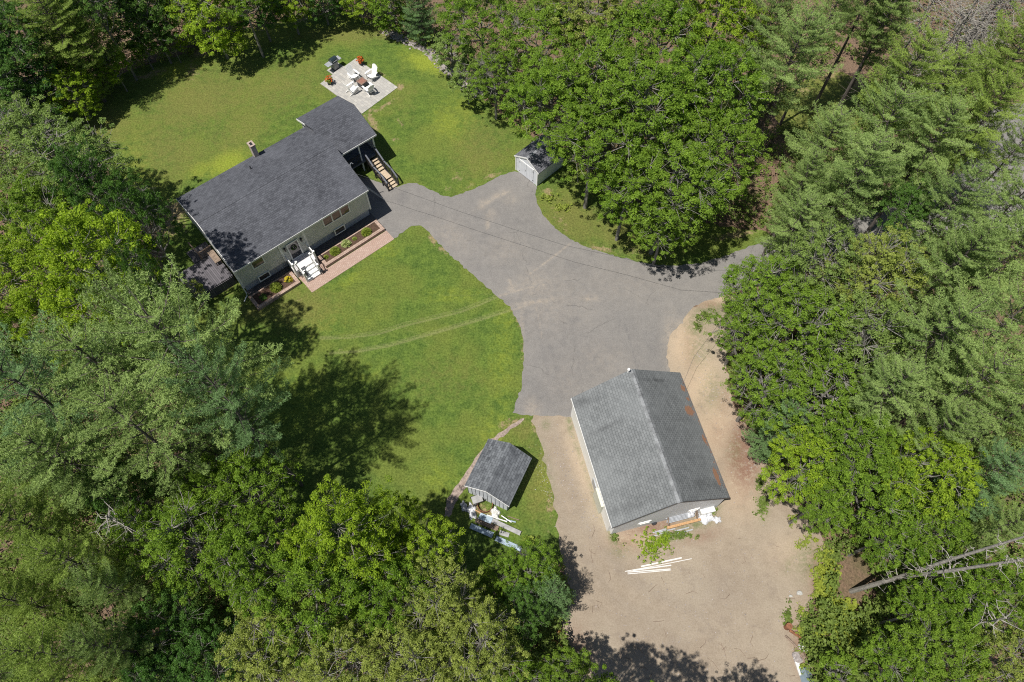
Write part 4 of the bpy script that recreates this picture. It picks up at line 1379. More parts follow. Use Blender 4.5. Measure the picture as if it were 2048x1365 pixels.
    (1930, 790, 115, 15, 'w0', 'pine', 'pine in the lower part of the right hand stand'),
    (2040, 820, 80, 15, 'p2', 'pine', 'pine cut by the right edge, lower part'),
    (1860, 870, 65, 13, 'p1', 'pine', 'lowest pine of the right hand stand'),
    # ---- lower right
    (1610, 940, 80, 9, 'm1', 'bright', 'bright maple at the edge of the lot, right of the garage'),
    (1700, 900, 80, 11, 'm3', 'mid', 'maple behind the bright one right of the garage'),
    (1730, 980, 95, 11, 'm0', 'mid', 'round maple in the lower right woods'),
    (1840, 960, 95, 12, 'm2', 'bright', 'bright maple below the right hand pines'),
    (1640, 1005, 62, 8, 'm3', 'mid', 'low maple overhanging the right rim of the lot'),
    (1785, 1070, 70, 9, 'm1', 'mid', 'maple above the standing dead tree'),
    (1850, 1060, 75, 10, 'm0', 'mid', 'maple behind the standing dead tree, lower right'),
    (1960, 960, 70, 12, 'p1', 'pine_b', 'bluish pine at the right edge above the dead tree'),
    (1990, 1060, 55, 10, 'p0', 'pine', 'small pine behind the top of the dead tree'),
    (1850, 1225, 68, 9, 'm2', 'mid', 'maple just below the standing dead tree'),
    (1890, 1200, 75, 10, 'm3', 'mid', 'maple below the forked tops of the dead tree'),
    (1990, 1200, 80, 11, 'm1', 'mid', 'maple at the right edge, lower corner'),
    (1870, 1310, 90, 10, 'm0', 'mid', 'maple at the bottom edge, right side'),
    (1980, 1320, 85, 11, 'b1', 'olive', 'olive tree in the bottom right corner'),
    (1800, 1340, 75, 8, 'm2', 'mid', 'maple at the bottom edge right of the scrap'),
    (1670, 1345, 40, 4.5, 's0', 'mid', 'bright bush at the bottom edge right of the scrap'),
    # ---- just below the frame, they throw the shade on the lot
    (1185, 1455, 88, 14, 'm3', 'mid', 'maple whose shade falls on the lot, bottom edge'),
    (1300, 1480, 88, 14.5, 'm0', 'mid', 'maple below the lot whose shade falls on the gravel'),
    (1490, 1470, 70, 12, 'b0', 'mid', 'tree whose shade falls beside the folded blue sheet, bottom edge'),
]
for (px, py, r_, H, pr_, lf, lab) in TREES:
    if pr_[0] in 'ptw':
        nm, cat, g = 'pine_tree', 'pine tree', G_P
        if 'conifer' in lab:
            nm, cat, g = 'conifer', 'conifer', 'small conifers'
    elif pr_[0] == 'b':
        nm, cat, g = ('birch_tree' if 'birch' in lab else 'broadleaf_tree'), 'tree', G_B
    elif pr_[0] == 's':
        nm, cat, g = ('bush', 'bush', 'bushes at the wood edge') if 'bush' in lab else ('sapling', 'sapling', 'saplings at the wood edge')
    else:
        nm, cat, g = ('maple_tree', 'maple tree', G_M) if 'maple' in lab else ('broadleaf_tree', 'tree', G_M)
    place(pr_, px, py, r_, H, lf, nm, lab, cat, g)
# tall pines measured at their trunk foot
for (px, py, r_, H, pr_, lf, lab) in [
    (1622, 226, 75, 16, 't0', 'pine', 'tall pine with bare trunk, left one at the sunny clearing'),
    (1658, 250, 75, 16.5, 't0', 'pine', 'tall pine with bare trunk, right one at the sunny clearing'),
    (1560, 250, 60, 15, 't0', 'pine', 'tall pine left of the sunny clearing'),
    (334, 104, 60, 15, 't0', 'pine_y', 'tall pine with leaning bare trunk above the back lawn'),
    (58, 75, 60, 15, 't0', 'pine', 'tall pine with dark bare trunk in the top left corner'),
    (30, 60, 60, 15, 't0', 'pine', 'second tall pine in the top left corner'),
]:
    place(pr_, px, py, r_, H, lf, 'pine_tree', lab, 'pine tree', G_P, base=True)


# dead trees
def dead(seed, H, n, spread, r0=.2, fork=False):
    rg = np.random.default_rng(seed)
    tk, br = MB(), MB()
    stems = [[(0, 0, 0), (.05, 0, H * .5), (.15, .05, H)]]
    if fork:
        stems = [[(0, 0, 0), (.5, 0, H * .33), (1.2, .2, H * .6), (2.2, .35, H)], [(.5, 0, H * .33), (1.2, -.35, H * .6), (2.3, -.75, H)]]
    for st_ in stems:
        k = len(st_)
        tk.tube(st_, [r0 * (1 - .75 * (p[2] / H)) for p in st_], 8)
        P = np.array(st_)
        cum = np.linspace(0, 1, k)
        for j in range(n):
            t = rg.uniform(.18, 1)
            p = np.array([np.interp(t, cum, P[:, c]) for c in range(3)])
            a = rg.uniform(0, 6.28)
            l = spread * rg.uniform(.25, 1) * (1.15 - t * .6)
            e = np.array([math.cos(a), math.sin(a), rg.uniform(-.15, .45)])
            q = p + e * l * .5 + rg.normal(0, .08, 3)
            q2 = p + e * l + rg.normal(0, .25 * l * .5, 3)
            br.tube([p, q, q2], [.035, .022, .008], 4, cap=False)
            for m_ in range(3):
                s0 = q + (q2 - q) * rg.uniform(0, .8)
                br.tube([s0, s0 + rg.normal(0, .32 * l, 3) * [1, 1, .5]], [.014, .005], 3, cap=False)
    return tk.mesh('dead_trunk', M['bark_d']), br.mesh('dead_branches', M['bark_d'])


for (px, py, H, n, sp, fork, lab) in [
    (1702, 1183, 16, 40, 1.0, True, 'tall forked grey dead tree standing in the lower right woods'),
    (1905, 75, 13, 170, 4.6, False, 'grey dead tree with tangled bare branches, upper right'),
    (1950, 30, 13, 150, 4.6, True, 'forked dead tree with bare branches beside the tangled one'),
    (1830, 60, 12, 110, 4.0, False, 'thin dead tree left of the tangled one, upper right'),
    (110, 1110, 8, 40, 2.0, False, 'dead tree with bare brush in the lower left woods'),
    (290, 1075, 12, 60, 2.4, False, 'dead tree with bare twigs beside the white pines'),
    (1920, 1255, 10, 50, 2.2, False, 'small dead tree with curved limbs, lower right woods'),
]:
    P = at(px, py, 0 if px == 1702 else H * .62)
    t = thing('dead_tree', lab, 'dead tree', (P[0], P[1], 0), 0, 'dead trees')
    a, b_ = dead(px, H, n, sp, .16, fork)
    wrap('trunk', a, t)
    wrap('bare_crown', b_, t)

# undergrowth: one mass of low leaves across the wood floor
rg = np.random.default_rng(99)
n = 60000
PX = rg.uniform(-60, 2110, n)
PY = rg.uniform(-60, 1430, n)
W2 = np.array([at(x, y)[:2] for x, y in zip(PX, PY)])
bad = inside(W2[:, 0], W2[:, 1], lawnP) | inside(W2[:, 0], W2[:, 1], driveP) | inside(W2[:, 0], W2[:, 1], lotP)
dens = .5 + .5 * np.sin(W2[:, 0] * .35 + 1.3) * np.sin(W2[:, 1] * .41) + rg.normal(0, .2, n)
keep = ~bad & (dens > .28)
# clearings that show bare litter
for (cx, cy, cr) in ((1690, 170, 45), (1680, 230, 40), (1700, 1150, 40), (1690, 1190, 35), (1560, 230, 30)):
    keep &= np.hypot(PX - cx, PY - cy) > cr
W2 = W2[keep]
Cc = np.column_stack([W2, rg.uniform(.1, 1.0, len(W2)) ** 1.5 * 1.9])
V, Q, tt = tuft_cloud(Cc, rg.uniform(.2, .42, len(W2)), 13, rg, .085, .6, .6, .6)
tag(wrap('undergrowth', np_mesh('undergrowth', V, Q, tt, [L['under']])), 'low leafy undergrowth on the wood floor', 'undergrowth', kind='stuff')


def patch(name, label, cat, spots, hgt, mat, per=14, leaf=.07, n_per=40, seed=1, kind='stuff', asp=.6):
    """irregular low plants: spots are survey px, py, half w, half h"""
    rg = np.random.default_rng(seed)
    C = []
    for px, py, rx, ry in spots:
        k = int(n_per * rx * ry / 150) + 4
        a = rg.normal(0, .5, (k, 2))
        for u, v in a:
            C.append(at(px + u * rx, py + v * ry)[:2])
    C = np.array(C)
    Cz = np.column_stack([C, rg.uniform(.05, hgt, len(C))])
    V, Q, tt = tuft_cloud(Cz, rg.uniform(.1, .22, len(C)), per, rg, leaf, asp, .7, .5)
    return tag(wrap(name, np_mesh(name, V, Q, tt, [L[mat]])), label, cat, kind=kind)


patch('fern_patch', 'yellow-green fern patch on brown litter, lower right', 'ferns', [(1690, 1255, 45, 28), (1650, 1150, 20, 40), (1715, 1290, 40, 22), (1640, 1180, 12, 20), (1680, 1215, 26, 14)], .5, 'fern', 16, .085, 26, 3)
patch('weeds', 'green weeds around the garage and along the sandy strip', 'weeds', [(1412, 632, 20, 10), (1395, 655, 8, 7), (1524, 1008, 10, 26), (1518, 970, 8, 12), (1345, 1072, 36, 8), (1228, 1074, 5, 14), (1425, 1018, 9, 12),
      (1610, 1250, 14, 30), (1630, 1290, 14, 24), (1575, 1235, 8, 22), (1640, 1270, 10, 30), (1660, 1110, 20, 30)], .22, 'under', 10, .06, 26, 4)
patch('bank_weeds', 'ragged green weeds on the bank along the right rim of the lot', 'weeds', [(x + random.uniform(-10, 10), y, 12, 12) for (x, y) in
      [(1560, 985), (1585, 1040), (1618, 1075), (1640, 1110), (1635, 1150), (1625, 1190), (1612, 1225), (1603, 1262), (1600, 1300), (1612, 1335), (1648, 1215), (1650, 1180), (1600, 1090), (1545, 935), (1500, 870), (1480, 835), (1455, 740)]],
      .3, 'shrub', 9, .05, 16, 9)
patch('weedy_fringe', 'grassy fringe along the wood edge of the lawn', 'grass', [(x + random.uniform(-8, 8), y + random.uniform(-6, 6), 16, 8) for (x, y) in
      [(190, 180), (235, 148), (280, 132), (330, 116), (380, 102), (430, 90), (470, 66), (520, 50), (570, 40), (640, 34), (700, 32), (760, 45), (800, 62), (830, 75), (870, 100), (1040, 262), (1010, 236), (1160, 335), (1190, 375), (1250, 410), (240, 350), (270, 400), (300, 440), (320, 640), (390, 720), (420, 830), (1100, 395), (1130, 420), (1000, 1130), (1060, 1080), (450, 640)]],
      .35, 'shrub', 10, .06, 30, 5)


def stones(name, label, segs, n, r0, r1, mat, seed):
    rd = random.Random(seed)
    mb = MB()
    for (a, b_, wd_) in segs:
        for _ in range(n):
            t = rd.random()
            x = a[0] + (b_[0] - a[0]) * t + rd.gauss(0, wd_)
            y = a[1] + (b_[1] - a[1]) * t + rd.gauss(0, wd_)
            P = at(x, y)
            r_ = rd.uniform(r0, r1)
            mb.ball((P[0], P[1], r_ * .3), r_, 6, 4, .22, (1, rd.uniform(.6, 1), .6))
    return tag(mb.build(name, mat), label, 'stones', kind='stuff')


stones('stone_strip', 'strip of small grey-brown stones along the upper right lawn edge', [((775, 66), (850, 98), 4), ((850, 98), (900, 145), 5), ((900, 145), (965, 190), 5)], 330, .05, .15, M['stone'], 1)
stones('pebbles', 'pale pebbles beside the plank shed and sandy strip', [((1075, 930), (1100, 1010), 7), ((1380, 680), (1480, 860), 14)], 38, .015, .035, M['palestone'], 2)
stones('loose_gravel', 'loose stones scattered over the gravel lot', [((1100, 880), (1180, 1060), 18), ((1200, 1120), (1580, 1120), 60), ((1200, 1280), (1580, 1280), 60), ((1380, 700), (1540, 980), 18)], 260, .015, .045, M['stone'], 3)
# twigs and debris over the gravel
rd = random.Random(5)
tw = MB()
for _ in range(45):
    x, y = rd.uniform(1180, 1600), rd.uniform(1060, 1365)
    P = at(x, y)
    a, l = rd.uniform(0, 6.28), rd.uniform(.1, .55)
    a2 = a + rd.gauss(0, .8)
    q = (P[0] + math.cos(a) * l, P[1] + math.sin(a) * l, .035)
    tw.tube([(P[0], P[1], .03), q, (q[0] + math.cos(a2) * l * .7, q[1] + math.sin(a2) * l * .7, .03)], [.018, .014, .008], 4)
tag(tw.build('twigs', M['oldtimber']), 'brown twigs scattered over the gravel lot', 'twigs', kind='stuff')

# ------------------------------------------------------------------ plants by the house
def plant(name, label, cat, P, rad_, hgt, mat, n=60, per=14, leaf=.05, asp=.5, group=None, spiky=False, flower=None, pot=False, loose=False):
    rg = np.random.default_rng(int(abs(P[0] * 100)) + int(abs(P[1] * 10)))
    t = thing(name, label, cat, P, 0, group)
    base = .0
    if pot:
        pm = MB().tube([(0, 0, 0), (0, 0, .32), (0, 0, .36)], [.15, .21, .23], 14)
        pm.build('pot', M['terracotta'], t, smooth=True)
        base = .34
    d = unit(rg.normal(size=(n, 3)))
    d[:, 2] = np.abs(d[:, 2])
    C = d * np.array([rad_, rad_, hgt]) * rg.uniform(.35, 1.0, (n, 1)) + np.array([0, 0, base])
    if loose:
        C = rg.normal(0, 1, (n, 3)) * [rad_ * .5, rad_ * .45, 0] + np.array([0, 0, 1]) * rg.uniform(.05, hgt, (n, 1))
        V, Q, tt = tuft_cloud(C, rg.uniform(.05, .16, n), per, rg, leaf, asp, .8, .4)
    elif spiky:
        k = n * per
        dd = unit(rg.normal(size=(k, 3)) * [1, 1, .5] + [0, 0, .55])
        C = dd * rad_ * rg.uniform(.45, .75, (k, 1)) * [1, 1, hgt / rad_] + np.array([0, 0, base])
        V, Q = quad_leaves(C, unit(np.cross(dd, rg.normal(size=(k, 3))) + [0, 0, .5]), np.full(k, leaf), .2 if asp > .9 else asp, rg, T=dd)
        tt = rg.uniform(0, 1, k)
    else:
        V, Q, tt = tuft_cloud(C, np.full(n, rad_ * .28), per, rg, leaf, asp, .8, .4)
    wrap('foliage', np_mesh('foliage', V, Q, tt, [L[mat]]), t)
    st_ = MB()
    for k in range(5):
        a = k * 1.26
        st_.tube([(0, 0, base * .8), (math.cos(a) * rad_ * .5, math.sin(a) * rad_ * .5, base + hgt * .6)], [.012, .005], 4)
    st_.build('stem', M['bark_m'], t)
    if flower:
        m = rg.uniform(size=26)
        d = unit(rg.normal(size=(26, 3)))
        d[:, 2] = np.abs(d[:, 2]) + .2
        C = d * np.array([rad_, rad_, hgt]) * 1.02 + np.array([0, 0, base])
        V, Q, tt = tuft_cloud(C, np.full(26, .06), 12, rg, .04, .7, .8, .5)
        wrap('flowers', np_mesh('flowers', V, Q, tt, [L[flower]]), t)
    return t


gs = 'shrubs in the front beds'
plant('shrub', 'feathery green shrub nearest the asphalt in the long bed', 'shrub', hw(4.48, -5.24, .24), .5, .55, 'shrub', 70, 26, .13, .14, gs, spiky=True)
plant('shrub', 'feathery green shrub left of the pale hosta in the long bed', 'shrub', hw(1.48, -5.19, .24), .5, .55, 'shrub', 70, 26, .13, .14, gs, spiky=True)
plant('hosta', 'pale leaved hosta between two feathery shrubs', 'hosta', hw(2.57, -5.10, .24), .5, .38, 'hosta', 16, 12, .13, .5, None, spiky=True)
plant('shrub', 'tiny green plant near the front steps in the long bed', 'shrub', hw(.64, -5.15, .24), .22, .25, 'shrub', 20, 12, .08, .3, gs, spiky=True)
plant('shrub', 'olive brown low plant between hosta and right shrub', 'shrub', hw(3.4, -5.1, .24), .25, .18, 'olive', 20, 12, .06, .4, gs, spiky=True)
plant('shrub', 'wide loose shrub in the short bed left of the steps', 'shrub', hw(-3.95, -5.1, .24), .55, .7, 'shrub', 70, 26, .12, .2, gs, spiky=True)
plant('shrub', 'yellow flowering plant in the short bed next to the steps', 'shrub', hw(-2.84, -5.1, .24), .28, .3, 'shrub', 30, 14, .07, .3, gs, spiky=True, flower='flower_y')
plant('shrub', 'dark low plant at the far left of the short bed', 'shrub', hw(-5.2, -5.15, .24), .3, .25, 'dark', 20, 12, .07, .5, gs)

# ------------------------------------------------------------------ old deck at the left gable
dk = thing('wooden_deck', 'weathered dark timber deck in shade at the left end of the house', 'deck', hw(-7.65, -1.1), HYAW)
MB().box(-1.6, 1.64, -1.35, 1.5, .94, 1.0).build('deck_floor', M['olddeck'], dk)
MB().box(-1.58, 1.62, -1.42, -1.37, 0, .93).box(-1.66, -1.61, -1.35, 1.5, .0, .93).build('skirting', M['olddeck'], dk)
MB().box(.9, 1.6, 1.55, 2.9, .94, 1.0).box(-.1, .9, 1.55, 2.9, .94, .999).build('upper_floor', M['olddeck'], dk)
rl = MB()
rl.bar((.45, 2.95, 1.8), (.55, 1.55, 1.8), .1, .06)
rl.bar((.55, 1.55, 1.8), (1.66, 1.6, 1.8), .1, .06)
for k in range(10):
    rl.box(.6 + k * .105, .63 + k * .105, 1.55, 1.58, .98, 1.78)
for x, y in ((.5, 2.9), (.55, 1.55)):
    rl.box(x - .045, x + .045, y - .045, y + .045, 0, 1.82)
rl.build('railing', M['oldtimber'], dk)
bn = thing('bench', 'weathered timber bench on the shaded old deck against the house', 'bench', hw(-6.25, -.3, 1.0), HYAW)
MB().box(-.25, .25, -.65, .65, .38, .44).build('seat', M['oldtimber'], bn)
for (x, y) in ((-.2, -.58), (.2, -.58), (-.2, .58), (.2, .58)):
    MB().box(x - .035, x + .035, y - .035, y + .035, 0, .38).build('leg', M['oldtimber'], bn)

# ------------------------------------------------------------------ patio and furniture
PXC, PYC, PYW = -14.275, 51.756, -.7315


def pw(u, v, z=0.0):
    c, s = math.cos(PYW), math.sin(PYW)
    return (PXC + u * c - v * s, PYC + u * s + v * c, z)


pa = MB().prism([(-2.86, -2.26), (2.88, -2.26), (2.88, 2.25), (-2.9, 2.25), (-2.9, .75), (-3.75, .72), (-3.75, -.68), (-2.9, -.68)], .0, .05)
o = pa.build('patio', M['patio'], None, (PXC, PYC, 0), PYW)
o['kind'] = 'structure'


def adirondack():
    t = thing('adirondack_chair', '', 'chair')
    w_ = .54
    se = MB()
    for k in range(6):
        f = k / 5
        y = -.34 + .52 * f
        se.box(-w_ / 2, w_ / 2, y, y + .085, .37 - .15 * f - .02, .37 - .15 * f)
    se.build('seat', M['white'], t)
    ba = MB()
    for k in range(7):
        x = -.255 + k * .085
        top = .98 + .12 * (1 - (x / .27) ** 2)
        lean = (top - .2) * .42
        ba.bar((x * .8, .17, .18), (x * 1.05, .17 + lean, top), .075, .022, up=(0, -1, .4))
    ba.bar((-.25, .26, .36), (.25, .26, .36), .03, .07)
    ba.bar((-.27, .44, .80), (.27, .44, .80), .03, .07)
    ba.build('backrest', M['white'], t)
    for s_ in (-1, 1):
        MB().prism([(s_ * .27, -.42), (s_ * .42, -.42), (s_ * .42, .1), (s_ * .36, .36), (s_ * .27, .36)] if s_ > 0 else [(-.27, .36), (-.36, .36), (-.42, .1), (-.42, -.42), (-.27, -.42)], .55, .575).build('armrest', M['white'], t)
        MB().box(s_ * .30 - .02, s_ * .30 + .02, -.38, -.28, 0, .55).build('leg', M['white'], t)
        MB().bar((s_ * .29, -.3, .33), (s_ * .29, .5, .03), .03, .11).build('leg', M['white'], t)
    return t


def copy_tree(o, parent=None):
    c = o.copy()
    COL.objects.link(c)
    c.parent = parent
    for ch in list(o.children):
        copy_tree(ch, c)
    return c


chair = adirondack()
for i, (u, v, face, lab) in enumerate([(-.98, .29, R(-38), 'white slatted garden chair nearest the grill on the patio'), (.27, 1.48, R(200), 'white slatted garden chair at the outer right edge of the patio'),
                                       (.23, -.95, R(45), 'white slatted garden chair closest to the porch roof'), (1.43, .06, R(110), 'white slatted garden chair below the fire table, toward the lawn')]):
    c = chair if i == 0 else copy_tree(chair)
    c.scale = (1.12, 1.12, 1.12)
    c.location = pw(u, v, .05)
    # chairs face the fire table: local -y points at it
    tgt = Vector(pw(.3, .22)) - Vector(pw(u, v))
    c.rotation_euler[2] = math.atan2(tgt.y, tgt.x) + math.pi / 2
    c['label'] = lab
    c['group'] = 'white garden chairs round the fire table'
ft = thing('fire_table', 'square brown fire table between the white garden chairs', 'fire table', pw(.3, .22, .05), PYW)
MB().box(-.33, .33, -.33, .33, 0, .5).build('base', M['darkgrey'], ft)
MB().box(-.38, .38, -.38, -.25, .5, .55).box(-.38, .38, .25, .38, .5, .55).box(-.38, -.25, -.25, .25, .5, .55).box(.25, .38, -.25, .25, .5, .55).build('top', M['firewood'], ft)
MB().box(-.25, .25, -.25, .25, .5, .53).build('burner', M['firebrick'], ft)

gr = thing('grill', 'black and grey gas grill at the left corner of the patio', 'grill', pw(-3.35, .05, .05), PYW + R(0))
g1 = MB().box(-.27, -.005, -.26, .26, .08, .78).build('cabinet', M['greytimber'], gr)
MB().box(.0, .27, -.26, .26, .08, .78).build('cabinet', M['greytimber'], gr)
MB().box(-.30, .30, -.30, .30, .0, .08).build('base', M['black'], gr)
MB().box(-.28, .28, -.9, -.30, .80, .84).build('side_shelf', M['galv'], gr)
MB().box(-.28, .28, .30, .75, .80, .84).build('side_shelf', M['galv'], gr)
lid = MB()
prof = [(-.28, .84), (-.28, 1.02), (-.2, 1.15), (-.05, 1.22), (.12, 1.2), (.25, 1.08), (.28, .84)]
vs = [(x, -.34, z) for x, z in prof] + [(x, .34, z) for x, z in prof]
n7 = len(prof)
lid.add(vs, [tuple(range(n7)), tuple(range(2 * n7 - 1, n7 - 1, -1))] + [(i + 1, i, n7 + i, n7 + i + 1) for i in range(n7 - 1)])
lo_ = lid.build('lid', plain('dark_green_enamel', (0.025, 0.04, 0.045), .2, .1, spec=.8), gr)
MB().bar((.33, -.25, 1.0), (.33, .25, 1.0), .03, .03).build('handle', M['galv'], lo_)

plant('flower_pot', 'potted orange and green flowers at the left patio corner', 'flower pot', pw(-2.13, -1.66, .05), .36, .42, 'shrub', 40, 14, .055, .5, 'flower pots on the patio', flower='flower_o', pot=True)
plant('flower_pot', 'potted red flowers at the far top corner of the patio', 'flower pot', pw(-1.9, 2.0, .05), .34, .45, 'flower_o', 30, 12, .05, .5, 'flower pots on the patio', flower='flower_o', pot=True)

# ------------------------------------------------------------------ garage
GX, GY, GYAW = 9.014, 15.654, -1.326
GL, GW, GE, GR = 9.104, 7.929, 2.445, 5.025
gar = thing('garage', 'large grey garage with worn grey shingle roof at the end of the asphalt', 'garage', (GX, GY, 0), GYAW)


def gw(u, v, z=0.0):
    c, s = math.cos(GYAW), math.sin(GYAW)
    return (GX + u * c - v * s, GY + u * s + v * c, z)


# roof top surfaces gridded for stains, rust and painted right-slope shade
def roof_grid():
    nu, nv = 90, 80
    us = np.linspace(-GL / 2, GL / 2, nu + 1)
    vv = np.linspace(-GW / 2, GW / 2, nv + 1)
    U_, V_ = np.meshgrid(us, vv, indexing='ij')
    Z = GR - np.abs(V_) * (GR - GE) / (GW / 2) + .01 * np.sin(U_ * 2.1 + V_) * (np.abs(V_) > .2)
    idx = np.arange((nu + 1) * (nv + 1)).reshape(nu + 1, nv + 1)
    Q = np.stack([idx[:-1, :-1], idx[1:, :-1], idx[1:, 1:], idx[:-1, 1:]], -1).reshape(-1, 4)
    P = np.stack([U_.ravel(), V_.ravel(), Z.ravel()], 1)
    me = np_mesh('roof', P, Q, mats=[M['roof_garage']])
    def bl(L_):
        a = np.zeros(len(P))
        for u, v, ru, rv, s_ in L_:
            a = np.maximum(a, s_ * np.exp(-((P[:, 0] - u) / ru) ** 2 - ((P[:, 1] - v) / rv) ** 2))
        return a
    rust = bl([(-3.3, 3.65, .28, .22, 1.0), (-2.5, 3.7, .2, .15, .9), (-1.6, 3.45, .42, .38, 1.1), (-.9, 3.6, .2, .1, .5), (.55, 3.75, .4, .14, 1.0), (3.1, 3.55, .75, .22, 1.0), (2.2, 3.8, .3, .08, .6)])
    stain_shade = bl([(-3.8, 1.6, .16, 1.3, 1.0), (-4.1, -3.4, .5, .8, .8), (-1.6, -2.6, .16, .9, .7), (-.9, 2.5, .2, 1.2, .5), (1.8, 2.6, .25, 1.5, .5), (3.6, 2.2, .5, 1.8, .55), (3.7, -2.8, .3, 1.4, .5), (-.2, 1.2, .4, .8, .35), (2.6, -.8, .3, .6, .25)])
    right = np.clip(P[:, 1] * 3, 0, 1) * .2  # shade of the slope turned from the sun, painted into the shingle colour
    rust = np.maximum(rust, .5 * np.exp(-((P[:, 1] - 3.9) / .12) ** 2))
    stain_shade = np.maximum(stain_shade, right)
    for an, arr in (('rust', rust), ('stain_shade', stain_shade)):
        a = me.attributes.new(an, 'FLOAT', 'POINT')
        a.data.foreach_set('value', arr.astype(np.float32))
    return me


groof = wrap('roof', roof_grid(), gar)
roof_slabs(MB(), GL - .01, GW - .02, GE - .015, GR - .02, .12).build('roof_deck', M['darkgrey'], gar)
rc = MB()
rd = random.Random(8)
for k in range(34):
    u = -GL / 2 + GL * k / 34
    lift = rd.uniform(.02, .075)
    sl = (GR - GE) / (GW / 2)
    wv_ = .16 + rd.uniform(-.01, .03)
    rc.add([(u, -wv_, GR - sl * wv_ + .012), (u + .33, -wv_, GR - sl * wv_ + .012 + lift), (u + .33, 0, GR + .02 + lift), (u, 0, GR + .02), (u, wv_, GR - sl * wv_ + .012), (u + .33, wv_, GR - sl * wv_ + .012 + lift * .4)], [(0, 1, 2, 3), (3, 2, 5, 4)])
rc.build('ridge_cap', plain('ridge_shingle', (0.20, 0.21, 0.22), .9, .35, 2.5), groof)
gable_body(MB(), GL - .12, GW - .52, 0, GE, GR, GW, .16).build('wall', M['garage_wall'], gar)
MB().box(-GL / 2, GL / 2, -GW / 2 - .03, -GW / 2 - .004, GE - .2, GE + .0).build('fascia', M['white'], gar)
MB().box(-GL / 2, GL / 2, GW / 2 - .06, GW / 2 - .03, GE - .26, GE - .14).build('fascia', M['white'], gar)
MB().box(-GL / 2 + .3, GL / 2 - .3, -GW / 2 + .06, -GW / 2 + .255, .0, 2.2).build('side_panel', M['white'], gar)
for u in (-1, 1):
    g_ = MB()
    for v in (-1, 1):
        g_.bar((u * (GL / 2 + (.015 if u > 0 else -.04)), v * GW / 2, GE - .10 - .12 * (u < 0)), (u * (GL / 2 + (.015 if u > 0 else -.04)), 0, GR - .10 - .12 * (u < 0)), .03, .14)
    g_.build('rake_board', M['darkgrey'] if u > 0 else M['white'], gar)
for (a, b_) in ((-2.0, -1.14), (1.44, 2.2)):
    g0 = GL / 2 - .062
    wf = MB().box(g0, g0 + .05, a, b_, 1.3, 1.37).box(g0, g0 + .05, a, b_, .93, 1.0).box(g0, g0 + .05, a, a + .07, 1.0, 1.3).box(g0, g0 + .05, b_ - .07, b_, 1.0, 1.3)
    wf = wf.build('window', M['white'], gar)
    MB().box(g0 + .002, g0 + .015, a + .05, b_ - .05, .98, 1.32).build('pane', M['glass'], wf)
# the driveway-side doors under the gable and the low cabinet on the long wall
for (a, b_) in ((-3.0, -.35), (.35, 3.0)):
    gd = MB().box(-GL / 2 + .02, -GL / 2 + .065, a, b_, .02, 2.15).build('garage_door', M['offwhite'], gar)
sb_ = MB().box(.9, 1.6, -GW / 2 + .0, -GW / 2 + .2, .4, 1.3).build('meter_box', M['galv'], gar)
tk_ = tag(MB().box(-.65, .65, -.14, .14, .0, 1.75).build('storage_locker', M['cream'], None, gw(2.35, -3.95), GYAW, bevel=.03), 'cream storage locker against the long white side of the garage', 'locker')
MB().tube([(-GL / 2 + .1, -.28, 4.9), (-GL / 2 + .1, -.28, 5.28)], .07, 10).ball((-GL / 2 + .1, -.28, 5.3), .11, 10, 6).build('roof_vent', M['white'], gar)

# things along the garage's rear gable
ORD = ['first', 'second', 'third', 'fourth', 'fifth', 'sixth', 'seventh']
rk = thing('lumber_rack', 'timber rack with raw brown beam against the rear gable of the garage', 'rack', gw(4.75, 1.1), GYAW)
MB().bar((.30, -1.15, .32), (.30, 1.2, .32), .16, .12).build('beam', M['timber'], rk)
for v in (-.95, 1.05):
    MB().bar((-.42, v, .85), (.25, v, .1), .09, .1).box(-.5, -.4, v - .05, v + .05, 0, .95).build('post', M['oldtimber'], rk)
for k in range(7):
    u = 4.36 + k * .065
    s_ = tag(MB().bar((0, -.95, 0), (0, .85, 0), .055, .05).build('metal_strip', M['galv'], None, gw(u + .02, 1.05 - .05 * (k % 3), .42 - .045 * k + .25), GYAW), None)
    tag(s_, ORD[k] + ' grey metal strip from the garage wall on the lumber rack', 'metal strip', 'grey metal strips on the rack')
for k, (u, v, l, a) in enumerate([(5.05, -.35, 1.3, .02), (5.15, -.15, 1.4, -.03), (5.27, -.55, 1.1, .03), (5.32, .95, 1.0, 0.0), (5.48, .15, 1.3, .02), (5.52, 1.05, 1.2, .03)]):
    tag(MB().bar((0, -l / 2, 0), (0, l / 2, 0), .08, .04).build('metal_rail', M['galv'], None, gw(u, v, .04), GYAW + a), ORD[k] + ' grey metal rail in the weeds, counted outward from the lumber rack', 'metal rail', 'grey metal rails in the weeds')
tag(MB().box(-.26, .26, -.48, .48, 0, .55).box(-.28, .28, -.5, .5, .55, .62).build('cooler_box', M['offwhite'], None, gw(4.55, 2.9), GYAW, bevel=.03), 'white rectangular box at the right end of the garage rear gable', 'box')


